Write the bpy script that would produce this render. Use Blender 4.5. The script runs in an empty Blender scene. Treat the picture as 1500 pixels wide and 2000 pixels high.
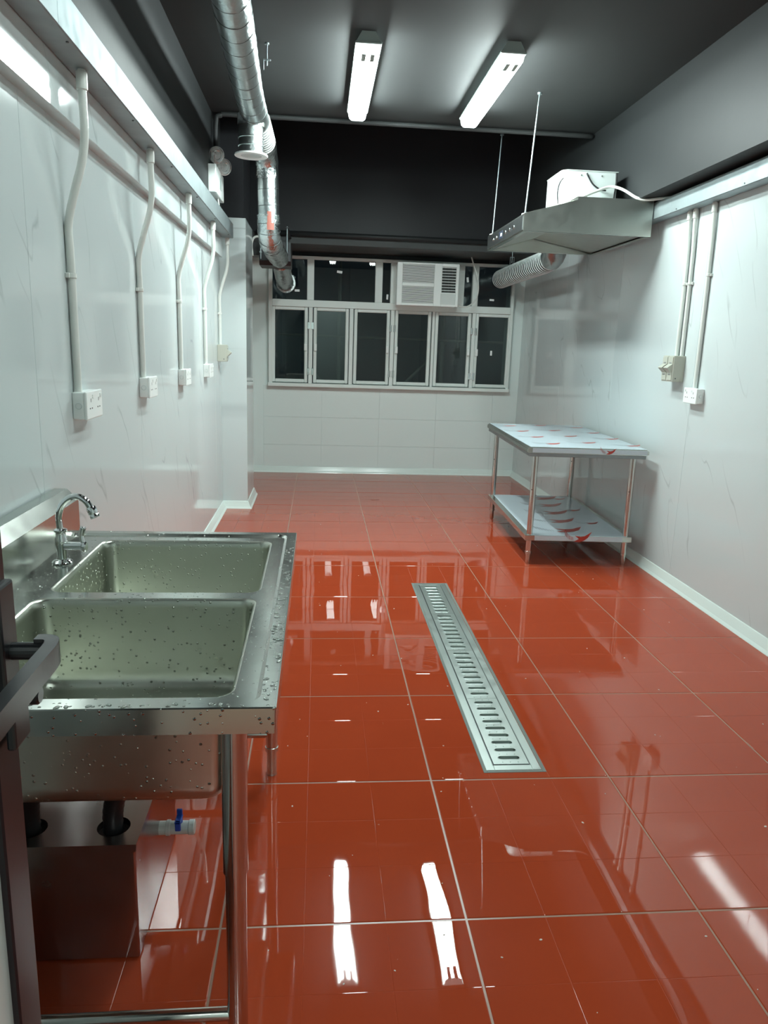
import bpy, bmesh, math, random
from mathutils import Vector, Matrix, noise
random.seed(7)
PI = math.pi
S = bpy.context.scene
C = S.collection

# ------------------------------------------------------------------ camera
CAM_Z, F_PX, YAW, PITCH, ROLL = 1.3784, 1447.1, 0.09227, 0.22088, -0.03313
def camera():
    cy, sy, cp, sp = math.cos(YAW), math.sin(YAW), math.cos(PITCH), math.sin(PITCH)
    f = Vector((sy*cp, cy*cp, -sp)); r = Vector((cy, -sy, 0)); d = f.cross(r)
    cr, sr = math.cos(ROLL), math.sin(ROLL)
    r2 = r*cr + d*sr; d2 = d*cr - r*sr
    cam = bpy.data.cameras.new('camera'); o = bpy.data.objects.new('camera', cam); C.objects.link(o)
    cam.sensor_fit = 'VERTICAL'; cam.sensor_height = 24.0; cam.lens = F_PX/2000*24.0
    cam.clip_start = 0.02
    M = Matrix((r2, -d2, -f)).transposed().to_4x4(); M.translation = (0, 0, CAM_Z)
    o.matrix_world = M; S.camera = o
camera()

# ------------------------------------------------------------------ world, exposure
W = bpy.data.worlds.new('night'); S.world = W; W.use_nodes = True
W.node_tree.nodes['Background'].inputs[0].default_value = (0.55, 0.75, 1.0, 1)
W.node_tree.nodes['Background'].inputs[1].default_value = 0.05
S.view_settings.view_transform = 'Standard'; S.view_settings.look = 'None'
S.view_settings.gamma = 1.0; S.view_settings.use_curve_mapping = False
S.view_settings.exposure = 0.0
TUBE, TUBE_NEAR = 116.0, 28.0     # strength of the far pair and of the near pair of ceiling luminaires
TUBE_COL = (0.86, 1.0, 0.975)
la = bpy.data.lights.new('corridor_fill', 'AREA'); la.shape = 'RECTANGLE'; la.size = .25; la.size_y = 1.1; la.energy = 38.0; la.color = TUBE_COL  # unseen fill light, added behind the camera to brighten the sink apron
lo = bpy.data.objects.new('corridor_fill', la); C.objects.link(lo); lo.location = (.25, -1.25, 2.86)

# ------------------------------------------------------------------ materials
def mat(name, col, rough=.5, metal=0., spec=.5, coat=0., bump=None, aniso=0.):
    m = bpy.data.materials.new(name); m.use_nodes = True
    nt = m.node_tree; b = nt.nodes['Principled BSDF']
    b.inputs['Base Color'].default_value = (*col, 1); b.inputs['Roughness'].default_value = rough
    b.inputs['Metallic'].default_value = metal; b.inputs['Specular IOR Level'].default_value = spec
    b.inputs['Coat Weight'].default_value = coat; b.inputs['Coat Roughness'].default_value = .03
    b.inputs['Anisotropic'].default_value = aniso
    if bump:
        sc, st, ds = bump
        n = nt.nodes.new('ShaderNodeTexNoise'); n.inputs['Scale'].default_value = sc; n.inputs['Detail'].default_value = 4
        g = nt.nodes.new('ShaderNodeNewGeometry'); nt.links.new(g.outputs['Position'], n.inputs['Vector'])
        bp = nt.nodes.new('ShaderNodeBump'); bp.inputs['Strength'].default_value = st; bp.inputs['Distance'].default_value = ds
        nt.links.new(n.outputs['Fac'], bp.inputs['Height']); nt.links.new(bp.outputs['Normal'], b.inputs['Normal'])
    return m
def N(m, t, **kw):
    n = m.node_tree.nodes.new(t)
    for k, v in kw.items():
        if k.startswith('i_'): n.inputs[k[2:].replace('_', ' ')].default_value = v
        else: setattr(n, k, v)
    return n
def L(m, a, b): m.node_tree.links.new(a, b)

def marble(name, flip):
    """glossy white wall panel with sparse thin grey veins running down and away"""
    m = mat(name, (.60, .66, .66), .07)
    b = m.node_tree.nodes['Principled BSDF']
    g = N(m, 'ShaderNodeNewGeometry'); sp = N(m, 'ShaderNodeSeparateXYZ'); L(m, g.outputs['Position'], sp.inputs[0])
    # along-vein and across-vein coordinates on the wall plane (y,z)
    th = math.radians(62)
    def lin(a, bb):
        p = N(m, 'ShaderNodeMath', operation='MULTIPLY'); L(m, sp.outputs['Y'], p.inputs[0]); p.inputs[1].default_value = a
        q = N(m, 'ShaderNodeMath', operation='MULTIPLY_ADD'); L(m, sp.outputs['Z'], q.inputs[0]); q.inputs[1].default_value = bb; L(m, p.outputs[0], q.inputs[2])
        return q.outputs[0]
    s = -1 if flip else 1
    al = lin(s*math.cos(th)*.9, -math.sin(th)*.9); ac = lin(s*math.sin(th)*3.3, math.cos(th)*3.3)
    cb = N(m, 'ShaderNodeCombineXYZ'); L(m, al, cb.inputs[0]); L(m, ac, cb.inputs[1]); cb.inputs[2].default_value = 3.1 if flip else 8.7
    n1 = N(m, 'ShaderNodeTexNoise', i_Scale=1.25, i_Detail=2.5, i_Roughness=.45); L(m, cb.outputs[0], n1.inputs['Vector'])
    d = N(m, 'ShaderNodeMath', operation='SUBTRACT'); L(m, n1.outputs['Fac'], d.inputs[0]); d.inputs[1].default_value = .5
    a = N(m, 'ShaderNodeMath', operation='ABSOLUTE'); L(m, d.outputs[0], a.inputs[0])
    r = N(m, 'ShaderNodeMapRange'); r.inputs['From Min'].default_value = 0; r.inputs['From Max'].default_value = .010; r.inputs['To Min'].default_value = 1; r.inputs['To Max'].default_value = 0
    L(m, a.outputs[0], r.inputs['Value'])
    n2 = N(m, 'ShaderNodeTexNoise', i_Scale=2.2, i_Detail=1.0); L(m, cb.outputs[0], n2.inputs['Vector'])
    r2 = N(m, 'ShaderNodeMapRange'); r2.inputs['From Min'].default_value = .51; r2.inputs['From Max'].default_value = .62
    L(m, n2.outputs['Fac'], r2.inputs['Value'])
    mu = N(m, 'ShaderNodeMath', operation='MULTIPLY'); L(m, r.outputs[0], mu.inputs[0]); L(m, r2.outputs[0], mu.inputs[1])
    mu2 = N(m, 'ShaderNodeMath', operation='MULTIPLY'); L(m, mu.outputs[0], mu2.inputs[0]); mu2.inputs[1].default_value = .45
    mx = N(m, 'ShaderNodeMix', data_type='RGBA'); L(m, mu2.outputs[0], mx.inputs['Factor'])
    mx.inputs['A'].default_value = (.60, .66, .66, 1); mx.inputs['B'].default_value = (.28, .31, .32, 1)
    L(m, mx.outputs['Result'], b.inputs['Base Color'])
    return m

def floor_mat():
    m = mat('wet_red_tile', (.37, .052, .018), .05)
    b = m.node_tree.nodes['Principled BSDF']
    g = N(m, 'ShaderNodeNewGeometry')
    n = N(m, 'ShaderNodeTexNoise', i_Scale=1.6, i_Detail=5., i_Roughness=.6); L(m, g.outputs['Position'], n.inputs['Vector'])
    mx = N(m, 'ShaderNodeMix', data_type='RGBA'); L(m, n.outputs['Fac'], mx.inputs['Factor'])
    mx.inputs['A'].default_value = (.33, .044, .015, 1); mx.inputs['B'].default_value = (.40, .062, .022, 1)
    # dried chalky specks
    v = N(m, 'ShaderNodeTexNoise', i_Scale=34., i_Detail=3.); L(m, g.outputs['Position'], v.inputs['Vector'])
    r = N(m, 'ShaderNodeMapRange'); r.inputs['From Min'].default_value = .755; r.inputs['From Max'].default_value = .80; r.inputs['To Max'].default_value = .6
    L(m, v.outputs['Fac'], r.inputs['Value'])
    mx2 = N(m, 'ShaderNodeMix', data_type='RGBA'); L(m, r.outputs[0], mx2.inputs['Factor']); L(m, mx.outputs['Result'], mx2.inputs['A'])
    mx2.inputs['B'].default_value = (.62, .50, .42, 1)
    L(m, mx2.outputs['Result'], b.inputs['Base Color'])
    # water film: slow swell
    w = N(m, 'ShaderNodeTexNoise', i_Scale=4.2, i_Detail=1.2); L(m, g.outputs['Position'], w.inputs['Vector'])
    wm = N(m, 'ShaderNodeTexNoise', i_Scale=.9, i_Detail=1.); L(m, g.outputs['Position'], wm.inputs['Vector'])
    wr_ = N(m, 'ShaderNodeMapRange'); wr_.inputs['From Min'].default_value = .46; wr_.inputs['From Max'].default_value = .62; wr_.inputs['To Min'].default_value = .12; wr_.inputs['To Max'].default_value = .75
    L(m, wm.outputs['Fac'], wr_.inputs['Value'])
    bp = N(m, 'ShaderNodeBump', i_Strength=.5, i_Distance=.0020); L(m, w.outputs['Fac'], bp.inputs['Height']); L(m, wr_.outputs[0], bp.inputs['Strength'])
    L(m, bp.outputs['Normal'], b.inputs['Normal'])
    n3 = N(m, 'ShaderNodeTexNoise', i_Scale=1.1, i_Detail=3.); L(m, g.outputs['Position'], n3.inputs['Vector'])
    r3 = N(m, 'ShaderNodeMapRange'); r3.inputs['From Min'].default_value = .42; r3.inputs['From Max'].default_value = .62
    r3.inputs['To Min'].default_value = .0; r3.inputs['To Max'].default_value = .035
    L(m, n3.outputs['Fac'], r3.inputs['Value']); L(m, r3.outputs[0], b.inputs['Roughness'])
    return m

def steel(name, col, rough, droplets=False, dirt=0., stretch=(1, 1, 1)):
    m = mat(name, col, rough, 1.)
    b = m.node_tree.nodes['Principled BSDF']
    t = N(m, 'ShaderNodeTexCoord'); mp = N(m, 'ShaderNodeMapping'); mp.inputs['Scale'].default_value = stretch
    L(m, t.outputs['Object'], mp.inputs[0])
    n = N(m, 'ShaderNodeTexNoise', i_Scale=18., i_Detail=5.); L(m, mp.outputs[0], n.inputs['Vector'])
    r = N(m, 'ShaderNodeMapRange'); r.inputs['To Min'].default_value = rough*.75; r.inputs['To Max'].default_value = rough*1.3
    L(m, n.outputs['Fac'], r.inputs['Value']); L(m, r.outputs[0], b.inputs['Roughness'])
    if dirt:
        n4 = N(m, 'ShaderNodeTexNoise', i_Scale=5., i_Detail=6.); L(m, t.outputs['Object'], n4.inputs['Vector'])
        mx = N(m, 'ShaderNodeMix', data_type='RGBA'); L(m, n4.outputs['Fac'], mx.inputs['Factor'])
        mx.inputs['A'].default_value = (*[c*(1-dirt) for c in col], 1); mx.inputs['B'].default_value = (*[min(1, c*(1+dirt)) for c in col], 1)
        L(m, mx.outputs['Result'], b.inputs['Base Color'])
    if droplets:
        v = N(m, 'ShaderNodeTexVoronoi', i_Scale=95.); L(m, t.outputs['Object'], v.inputs['Vector'])
        d = N(m, 'ShaderNodeMapRange'); d.inputs['From Min'].default_value = .26; d.inputs['From Max'].default_value = .02
        L(m, v.outputs['Distance'], d.inputs['Value'])
        sx = N(m, 'ShaderNodeSeparateColor'); L(m, v.outputs['Color'], sx.inputs[0])
        th = N(m, 'ShaderNodeMath', operation='GREATER_THAN'); L(m, sx.outputs[0], th.inputs[0]); th.inputs[1].default_value = .55
        mm = N(m, 'ShaderNodeMath', operation='MULTIPLY'); L(m, d.outputs[0], mm.inputs[0]); L(m, th.outputs[0], mm.inputs[1])
        bp = N(m, 'ShaderNodeBump', i_Strength=1., i_Distance=.004); L(m, mm.outputs[0], bp.inputs['Height'])
        L(m, bp.outputs['Normal'], b.inputs['Normal'])
    return m

def foil(name, col, rough, sc, st):
    m = mat(name, col, rough, 1., bump=(sc, st, .006)); return m
def glass_mat():
    m = bpy.data.materials.new('window_glass'); m.use_nodes = True; nt = m.node_tree
    nt.nodes.remove(nt.nodes['Principled BSDF']); out = nt.nodes['Material Output']
    tr = nt.nodes.new('ShaderNodeBsdfTransparent'); tr.inputs[0].default_value = (.62, .67, .66, 1)
    gl = nt.nodes.new('ShaderNodeBsdfGlossy'); gl.inputs['Roughness'].default_value = .01
    fr = nt.nodes.new('ShaderNodeFresnel'); fr.inputs[0].default_value = 1.6
    mx = nt.nodes.new('ShaderNodeMixShader'); nt.links.new(fr.outputs[0], mx.inputs[0])
    nt.links.new(tr.outputs[0], mx.inputs[1]); nt.links.new(gl.outputs[0], mx.inputs[2]); nt.links.new(mx.outputs[0], out.inputs[0])
    return m
def emit(name, col, st):
    m = bpy.data.materials.new(name); m.use_nodes = True; b = m.node_tree.nodes['Principled BSDF']
    b.inputs['Base Color'].default_value = (.8, .8, .8, 1)
    b.inputs['Emission Color'].default_value = (*col, 1); b.inputs['Emission Strength'].default_value = st
    return m

M_PANEL_L = marble('marble_panel_left', False); M_PANEL_R = marble('marble_panel_right', True)
M_FLOOR = floor_mat()
M_GROUT = mat('grout', (.34, .20, .14), .3)
M_BACK = mat('matt_grey_wall', (.74, .82, .80), .45, bump=(60, .08, .002))
M_DARK = mat('charcoal_paint', (.036, .038, .039), .62, spec=.3, bump=(9, .12, .004))
M_WALLDK = mat('charcoal_wall_paint', (.024, .026, .027), .5, spec=.3, bump=(9, .12, .004))
M_BLACK = mat('black_paint', (.019, .019, .022), .45, spec=.3)
M_LEDGE = mat('grey_concrete_paint', (.05, .055, .055), .6, bump=(14, .3, .006))
M_COVE = mat('white_cove_tile', (.70, .78, .74), .16)
M_FRAME = mat('grey_white_aluminium', (.76, .82, .79), .3)
M_REVEAL = mat('gasket_black', (.02, .02, .02), .5)
M_GLASS = glass_mat()
M_WHITE = mat('white_plastic', (.90, .94, .92), .25)
M_STICK = mat('white_sticker', (.85, .88, .87), .5)
M_CONDUIT = mat('white_pvc', (.72, .74, .70), .28)
M_BEIGE = mat('beige_plastic', (.50, .51, .44), .4)
M_GALV = steel('galvanised_steel', (.34, .39, .40), .58, dirt=.18)
M_STEEL = steel('brushed_steel', (.58, .60, .56), .22, dirt=.04)
M_STEEL_WET = steel('wet_steel', (.58, .60, .56), .18, droplets=True, dirt=.04)
M_DRAIN = steel('drain_steel', (.52, .58, .55), .36, dirt=.05)
M_BOWL = steel('bowl_steel', (.58, .60, .53), .30, droplets=True, dirt=.03)
M_HOODST = steel('hood_steel', (.52, .53, .49), .34, dirt=.06)
M_TUBE = steel('polished_tube', (.60, .59, .56), .14)
M_CHROME = mat('chrome', (.78, .80, .80), .06, 1.)
M_FOIL = foil('aluminium_foil', (.50, .54, .54), .30, 30, .6)
M_SLEEVE = foil('dull_sleeve_foil', (.34, .38, .38), .34, 30, .6)
M_FOILC = foil('crumpled_foil', (.56, .60, .60), .26, 42, 1.0)
M_WIRE = mat('duct_wire', (.55, .60, .60), .25, 1.)
M_RIB = mat('bright_wire', (.80, .86, .85), .3)
M_DARKWIRE = mat('seam_line', (.12, .13, .13), .4, .6)
M_FANW = mat('white_enamel', (.72, .79, .77), .35)
M_BLACKPL = mat('black_metal', (.012, .013, .015), .35)
M_DOOR = mat('dark_aluminium', (.020, .017, .02), .32, .3)
M_DOORP = mat('door_panel_white', (.70, .78, .76), .2)
M_RUBBER = mat('black_rubber', (.012, .012, .014), .4)
M_FILM = mat('protective_film', (.56, .65, .71), .16, bump=(14, .10, .004))
M_RED = mat('red_print', (.42, .045, .03), .3)
M_PRINT = mat('grey_print', (.16, .17, .19), .4)
M_BLUE = mat('blue_plastic', (.01, .07, .42), .3)
M_VALVE = mat('grey_white_pvc', (.55, .60, .58), .35)
M_TRAP = steel('trap_steel', (.42, .37, .36), .24, dirt=.2)
M_TAPE = mat('brown_red_tape', (.36, .12, .09), .5)
M_LAMPGLASS = mat('lamp_lens', (.85, .88, .88), .08, coat=1.); M_LAMPGLASS.node_tree.nodes['Principled BSDF'].inputs['Transmission Weight'].default_value = .75
M_WATER = mat('water', (.95, .97, .97), .02); M_WATER.node_tree.nodes['Principled BSDF'].inputs['Transmission Weight'].default_value = 1.; M_WATER.node_tree.nodes['Principled BSDF'].inputs['IOR'].default_value = 1.33
M_GREYBODY = mat('grey_green_housing', (.34, .40, .38), .4)
M_LIT = emit('lit_diffuser', TUBE_COL, TUBE); M_LIT2 = emit('lit_diffuser_near', TUBE_COL, TUBE_NEAR); M_LITEND = emit('lit_end_cap', TUBE_COL, 1.6)
M_SLOT = mat('dark_slot', (.02, .025, .022), .4)
M_CONC = mat('night_concrete', (.34, .38, .38), .8)
M_POLE = mat('scaffold_pole', (.42, .45, .42), .5)
M_SPECK = mat('chalk_speck', (.68, .58, .50), .5)

# ------------------------------------------------------------------ mesh helpers
def obj(name, bm, m, parent=None, smooth=False, auto=None):
    bmesh.ops.recalc_face_normals(bm, faces=bm.faces[:])
    me = bpy.data.meshes.new(name); bm.to_mesh(me); bm.free()
    for x in (m if isinstance(m, (list, tuple)) else [m]): me.materials.append(x)
    if smooth:
        for p in me.polygons: p.use_smooth = True
        if auto is not None: me.set_sharp_from_angle(angle=math.radians(auto))
    o = bpy.data.objects.new(name, me); C.objects.link(o)
    if parent: o.parent = parent
    return o
def new(): return bmesh.new()
def box(bm, a, b, bev=0., seg=1, mi=0):
    x0, y0, z0 = a; x1, y1, z1 = b
    mtx = Matrix.Translation(((x0+x1)/2, (y0+y1)/2, (z0+z1)/2)) @ Matrix.Diagonal((abs(x1-x0), abs(y1-y0), abs(z1-z0), 1))
    t = bmesh.new(); bmesh.ops.create_cube(t, size=1, matrix=mtx)
    if bev: bmesh.ops.bevel(t, geom=t.edges[:]+t.verts[:], offset=bev, segments=seg, affect='EDGES', profile=.5)
    merge(bm, t, mi); return bm
def merge(bm, t, mi=0, mtx=None):
    mp = {}
    for v in t.verts: mp[v] = bm.verts.new(mtx @ v.co if mtx else v.co)
    for f in t.faces:
        try:
            nf = bm.faces.new([mp[v] for v in f.verts]); nf.material_index = mi or f.material_index
        except ValueError: pass
    t.free()
def quad(bm, pts, mi=0):
    f = bm.faces.new([bm.verts.new(p) for p in pts]); f.material_index = mi; return f
def prism(bm, poly, axis, a, b, mi=0):
    """extrude a 2D polygon (in the two other axes) from a to b along axis"""
    def P(u, v, w):
        return {'x': (w, u, v), 'y': (u, w, v), 'z': (u, v, w)}[axis]
    A = [bm.verts.new(P(u, v, a)) for u, v in poly]; B = [bm.verts.new(P(u, v, b)) for u, v in poly]
    n = len(poly); fs = [bm.faces.new(A), bm.faces.new(B[::-1])]
    for i in range(n): fs.append(bm.faces.new([A[i], A[(i+1) % n], B[(i+1) % n], B[i]]))
    for f in fs: f.material_index = mi
    return bm
def lathe(bm, prof, mtx=None, n=24, mi=0):
    """profile [(r,z)] spun about z"""
    mtx = mtx or Matrix(); rings = []
    for r, z in prof:
        if r < 1e-6: rings.append([bm.verts.new(mtx @ Vector((0, 0, z)))])
        else: rings.append([bm.verts.new(mtx @ Vector((r*math.cos(2*PI*i/n), r*math.sin(2*PI*i/n), z))) for i in range(n)])
    for A, B in zip(rings, rings[1:]):
        if len(A) == 1 and len(B) == 1: continue
        for i in range(n):
            j = (i+1) % n
            vs = [A[i % len(A)], A[j % len(A)], B[j % len(B)], B[i % len(B)]]
            u = []
            for v in vs:
                if v not in u: u.append(v)
            f = bm.faces.new(u); f.material_index = mi
    return bm
def spline(pts, n=8):
    pts = [Vector(p) for p in pts]; out = []
    for i in range(len(pts)-1):
        p0 = pts[max(i-1, 0)]; p1 = pts[i]; p2 = pts[i+1]; p3 = pts[min(i+2, len(pts)-1)]
        for k in range(n):
            t = k/n
            out.append(.5*((2*p1)+(-p0+p2)*t+(2*p0-5*p1+4*p2-p3)*t*t+(-p0+3*p1-3*p2+p3)*t**3))
    out.append(pts[-1]); return out
def resample(path, step):
    d = [0]
    for a, b in zip(path, path[1:]): d.append(d[-1]+(b-a).length)
    n = max(2, int(round(d[-1]/step))); out = []; j = 0
    for i in range(n+1):
        s = d[-1]*i/n
        while j < len(d)-2 and d[j+1] < s: j += 1
        t = (s-d[j])/max(d[j+1]-d[j], 1e-9); out.append(path[j].lerp(path[j+1], min(max(t, 0), 1)))
    return out
def sweep(bm, path, r, n=10, caps=True, mi=0, jitter=0.):
    path = [Vector(p) for p in path]; rings = []; up = None
    for i, p in enumerate(path):
        t = (path[min(i+1, len(path)-1)]-path[max(i-1, 0)]).normalized()
        if up is None:
            up = Vector((0, 0, 1)) if abs(t.z) < .9 else Vector((1, 0, 0))
        s = t.cross(up).normalized(); up = s.cross(t).normalized()
        rr = r(i, len(path)) if callable(r) else r
        ring = []
        for k in range(n):
            a = 2*PI*k/n
            q = rr*(1+jitter*noise.noise((p+s*math.cos(a)*.1+up*math.sin(a)*.1)*22)) if jitter else rr
            ring.append(bm.verts.new(p+s*math.cos(a)*q+up*math.sin(a)*q))
        rings.append(ring)
    for A, B in zip(rings, rings[1:]):
        for k in range(n):
            f = bm.faces.new([A[k], A[(k+1) % n], B[(k+1) % n], B[k]]); f.material_index = mi
    if caps:
        bm.faces.new(rings[0][::-1]).material_index = mi; bm.faces.new(rings[-1]).material_index = mi
    return bm
def sphere(bm, c, r, sc=(1, 1, 1), u=16, v=10):
    t = bmesh.new(); bmesh.ops.create_uvsphere(t, u_segments=u, v_segments=v, radius=r, matrix=Matrix.Translation(c) @ Matrix.Diagonal((*sc, 1)))
    merge(bm, t); return bm
def cyl(bm, c, r, h, axis='z', n=20, mi=0, bev=0.):
    mt = Matrix.Translation(c)
    if axis == 'x': mt = mt @ Matrix.Rotation(PI/2, 4, 'Y')
    if axis == 'y': mt = mt @ Matrix.Rotation(-PI/2, 4, 'X')
    b = bev
    prof = [(0, -h/2), (r-b, -h/2), (r, -h/2+b), (r, h/2-b), (r-b, h/2), (0, h/2)] if b else [(0, -h/2), (r, -h/2), (r, h/2), (0, h/2)]
    return lathe(bm, prof, mt, n, mi)
def tag(o, label, cat, group=None, kind=None):
    o['label'] = label; o['category'] = cat
    if group: o['group'] = group
    if kind: o['kind'] = kind
    return o
def thing(name, label, cat, loc=(0, 0, 0), group=None):
    o = bpy.data.objects.new(name, None); C.objects.link(o); o.location = loc; o.empty_display_size = .05
    return tag(o, label, cat, group)
def rel(o):
    """meshes are written in world coordinates: undo the thing's own offset for its children"""
    bpy.context.view_layer.update()
    for ch in o.children:
        ch.matrix_parent_inverse = Matrix()
        ch.data.transform(Matrix.Translation(-Vector(o.location))) if ch.type == 'MESH' and ch.data.users == 1 else None
        for g in ch.children:
            if g.type == 'MESH': g.data.transform(Matrix.Translation(-Vector(o.location)))
            g.matrix_parent_inverse = Matrix()
def struct(name, bm, m, **kw):
    o = obj(name, bm, m, **kw); o['kind'] = 'structure'; return o

# ------------------------------------------------------------------ room shell
XL, XR, YB, CEIL = -.79, 2.17, 8.05, 2.93      # left panel face, right panel face, back wall, ceiling
YF = -.25
DR = (.575, .765, 2.19, 4.18)                  # floor drain
# floor slab with the drain trench left open
bm = new()
xs = [-1.0, DR[0]+.004, DR[1]-.004, 2.4]; ys = [YF-.15, DR[2]+.004, DR[3]-.004, 8.2]
for i in range(3):
    for j in range(3):
        if i == 1 and j == 1: continue
        box(bm, (xs[i], ys[j], -.14), (xs[i+1], ys[j+1], -.0014))
box(bm, (xs[1], ys[1], -.14), (xs[2], ys[2], -.11))
floor = struct('floor', bm, M_GROUT)
def tile_mesh(x0, x1, y0, y1, gx, gy, hole=None):
    """one 600 mm tile, scored into nine by shallow grooves, edge slightly eased"""
    bm = new(); J = .0027; gw = .0014; b = .0022; dep = .00035
    def axis(a0, a1, gs, extra):
        s = {a0+J: 'e', a0+J+b: 'f', a1-J-b: 'f', a1-J: 'e'}
        for g in gs:
            if a0+.02 < g < a1-.02: s[g-gw] = 'f'; s[g] = 'g'; s[g+gw] = 'f'
        for e in extra:
            if a0+J+b < e < a1-J-b: s[e] = 'f'
        return sorted(s.items())
    ax = axis(x0, x1, gx, hole[:2] if hole else []); ay = axis(y0, y1, gy, hole[2:] if hole else [])
    V = {}
    for i, (x, tx) in enumerate(ax):
        for j, (y, ty) in enumerate(ay):
            z = 0.
            if 'g' in (tx, ty): z = -dep
            if 'e' in (tx, ty): z = -.0012
            V[i, j] = bm.verts.new((x, y, z))
    def solid(i, j):
        if not hole: return True
        cx = (ax[i][0]+ax[i+1][0])/2; cy = (ay[j][0]+ay[j+1][0])/2
        return not (hole[0] < cx < hole[1] and hole[2] < cy < hole[3])
    for i in range(len(ax)-1):
        for j in range(len(ay)-1):
            if solid(i, j): bm.faces.new([V[i, j], V[i+1, j], V[i+1, j+1], V[i, j+1]])
    bd = [e for e in bm.edges if e.is_boundary]
    r = bmesh.ops.extrude_edge_only(bm, edges=bd)
    for v in [g for g in r['geom'] if isinstance(g, bmesh.types.BMVert)]: v.co.z = -.0036
    for v in [v for v in bm.verts if not v.link_edges]: bm.verts.remove(v)
    return bm
XJ = [XL+.002, -.219, .381, .981, 1.581, XR-.002]; Y0 = 1.5426
rows = range(-3, 11)
cache = {}
for j in rows:
    ya, yb = Y0+.6*j, min(Y0+.6*(j+1), YB-.002)
    for i in range(5):
        xa, xb = XJ[i], XJ[i+1]
        gx = [(.381-1.2)+.2*k for k in range(1, 17)]; gy = [ya+.2, ya+.4]
        hole = None
        if i == 2 and yb > DR[2] and ya < DR[3]: hole = (DR[0]+.004, DR[1]-.004, DR[2]+.004, DR[3]-.004)
        key = (i, hole is None and yb-ya > .59)
        if key[1] and key in cache:
            o = bpy.data.objects.new('tile', cache[key]); C.objects.link(o); o.parent = floor; o.location = (0, ya, 0)
        else:
            b = tile_mesh(xa, xb, 0, yb-ya, gx, [.2, .4], (hole[0], hole[1], hole[2]-ya, hole[3]-ya) if hole else None)
            o = obj('tile', b, M_FLOOR, floor); o.location = (0, ya, 0)
            if key[1]: cache[key] = o.data

# ceiling and walls
bm = new(); box(bm, (-1.1, YF-.2, CEIL), (2.5, 5.74, CEIL+.55)); box(bm, (-1.1, YF-.2, 3.90), (2.5, 8.3, 4.0)); struct('ceiling', bm, M_DARK)
HI = 3.90                                      # the black void beyond the ceiling's edge is taller
bm = new(); box(bm, (-1.1, YF-.2, -.1), (-.80, 8.3, HI))
box(bm, (-.81, YF, 2.30), (-.77, 6.214, HI), mi=1); box(bm, (-.81, 6.78, 2.30), (-.775, 8.05, HI), mi=1)
wl = struct('wall_left', bm, [M_BACK, M_WALLDK])
bm = new(); box(bm, (2.18, YF-.2, -.1), (2.5, 8.3, HI), mi=0)
box(bm, (2.165, YF, 2.28), (2.185, 8.05, HI), mi=1)
wr = struct('wall_right', bm, [M_BACK, M_BLACK])
# back wall around the window opening (x -.515..2.035, z .94..2.245)
bm = new(); WX0, WX1, WZ0, WZ1 = -.515, 2.035, .937, 2.245
box(bm, (-1.1, YB, -.1), (WX0, 8.3, 2.255)); box(bm, (WX1, YB, -.1), (2.5, 8.3, 2.255))
box(bm, (WX0, YB, -.1), (WX1, 8.3, WZ0)); 
box(bm, (-1.1, YB-.004, 2.25), (2.5, 8.3, HI), mi=1)
wb = struct('wall_back', bm, [M_BACK, M_BLACK])
# thin joint-lined boards of the back wall under the window
for k in range(5):
    xa = -.585+.62*k; xb = min(xa+.62, 2.17)
    for za, zb in ((0.0, .30), (.30, .60), (.60, .936)):
        b = new(); box(b, (xa+.0008, YB-.006, za+.0008), (xb-.0008, YB+.002, zb-.0008), .0008); obj('wall_tile', b, M_BACK, wb)
# front wall behind the camera with the doorway standing open
bm = new(); box(bm, (-1.1, YF-.15, -.1), (-.36, YF, CEIL)); box(bm, (.75, YF-.15, -.1), (2.5, YF, CEIL)); box(bm, (-.36, YF-.15, 2.15), (.75, YF, CEIL))
struct('wall_front', bm, M_BACK)
# the corridor outside the doorway, holding the added fill light
bm = new(); box(bm, (-1.1, -2.3, -.14), (2.5, YF-.152, -.002)); struct('trim_6', bm, M_GROUT)
bm = new(); box(bm, (-1.1, -2.4, -.1), (2.5, -2.3, CEIL)); box(bm, (-1.2, -2.4, -.1), (-1.1, YF-.15, CEIL)); box(bm, (2.5, -2.4, -.1), (2.6, YF-.15, CEIL)); struct('wall_corridor', bm, M_BACK)
bm = new(); box(bm, (-1.1, -2.3, CEIL), (2.5, YF-.2, CEIL+.1)); struct('trim_7', bm, M_BACK)
# glossy marble panels
y = YF; k = 0
while y < 6.19:
    y2 = min(y+1.22, 6.2); b = new(); box(b, (XL-.012, y+.0008, .0), (XL, y2-.0008, 2.02), .0008); obj('panel', b, M_PANEL_L, wl); y = y2
y = YF+.55
for y, y2 in [(YF, .55)]+[(.55+1.22*i, min(.55+1.22*(i+1), YB)) for i in range(7)]:
    if y2-y < .02: continue
    b = new(); box(b, (XR, y+.0008, 0), (XR+.012, y2-.0008, 2.30), .0008); obj('panel', b, M_PANEL_R, wr)
# boxed bulkhead strip under the left trunking
bm = new(); box(bm, (-.80, YF, 2.0), (-.75, 6.08, 2.31), .002); struct('trim_1', bm, M_PANEL_L)
# right downstand beam and cross beam
bm = new(); box(bm, (1.975, YF, 2.325), (2.19, 7.46, HI)); struct('trim_2', bm, M_WALLDK)
bm = new(); box(bm, (-.79, 7.45, 2.30), (2.19, 8.06, HI)); struct('trim_3', bm, M_BLACK)
bm = new(); box(bm, (-.79, 7.40, 2.286), (2.17, 8.05, 2.382), .004); struct('trim_5', bm, M_LEDGE)
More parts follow.
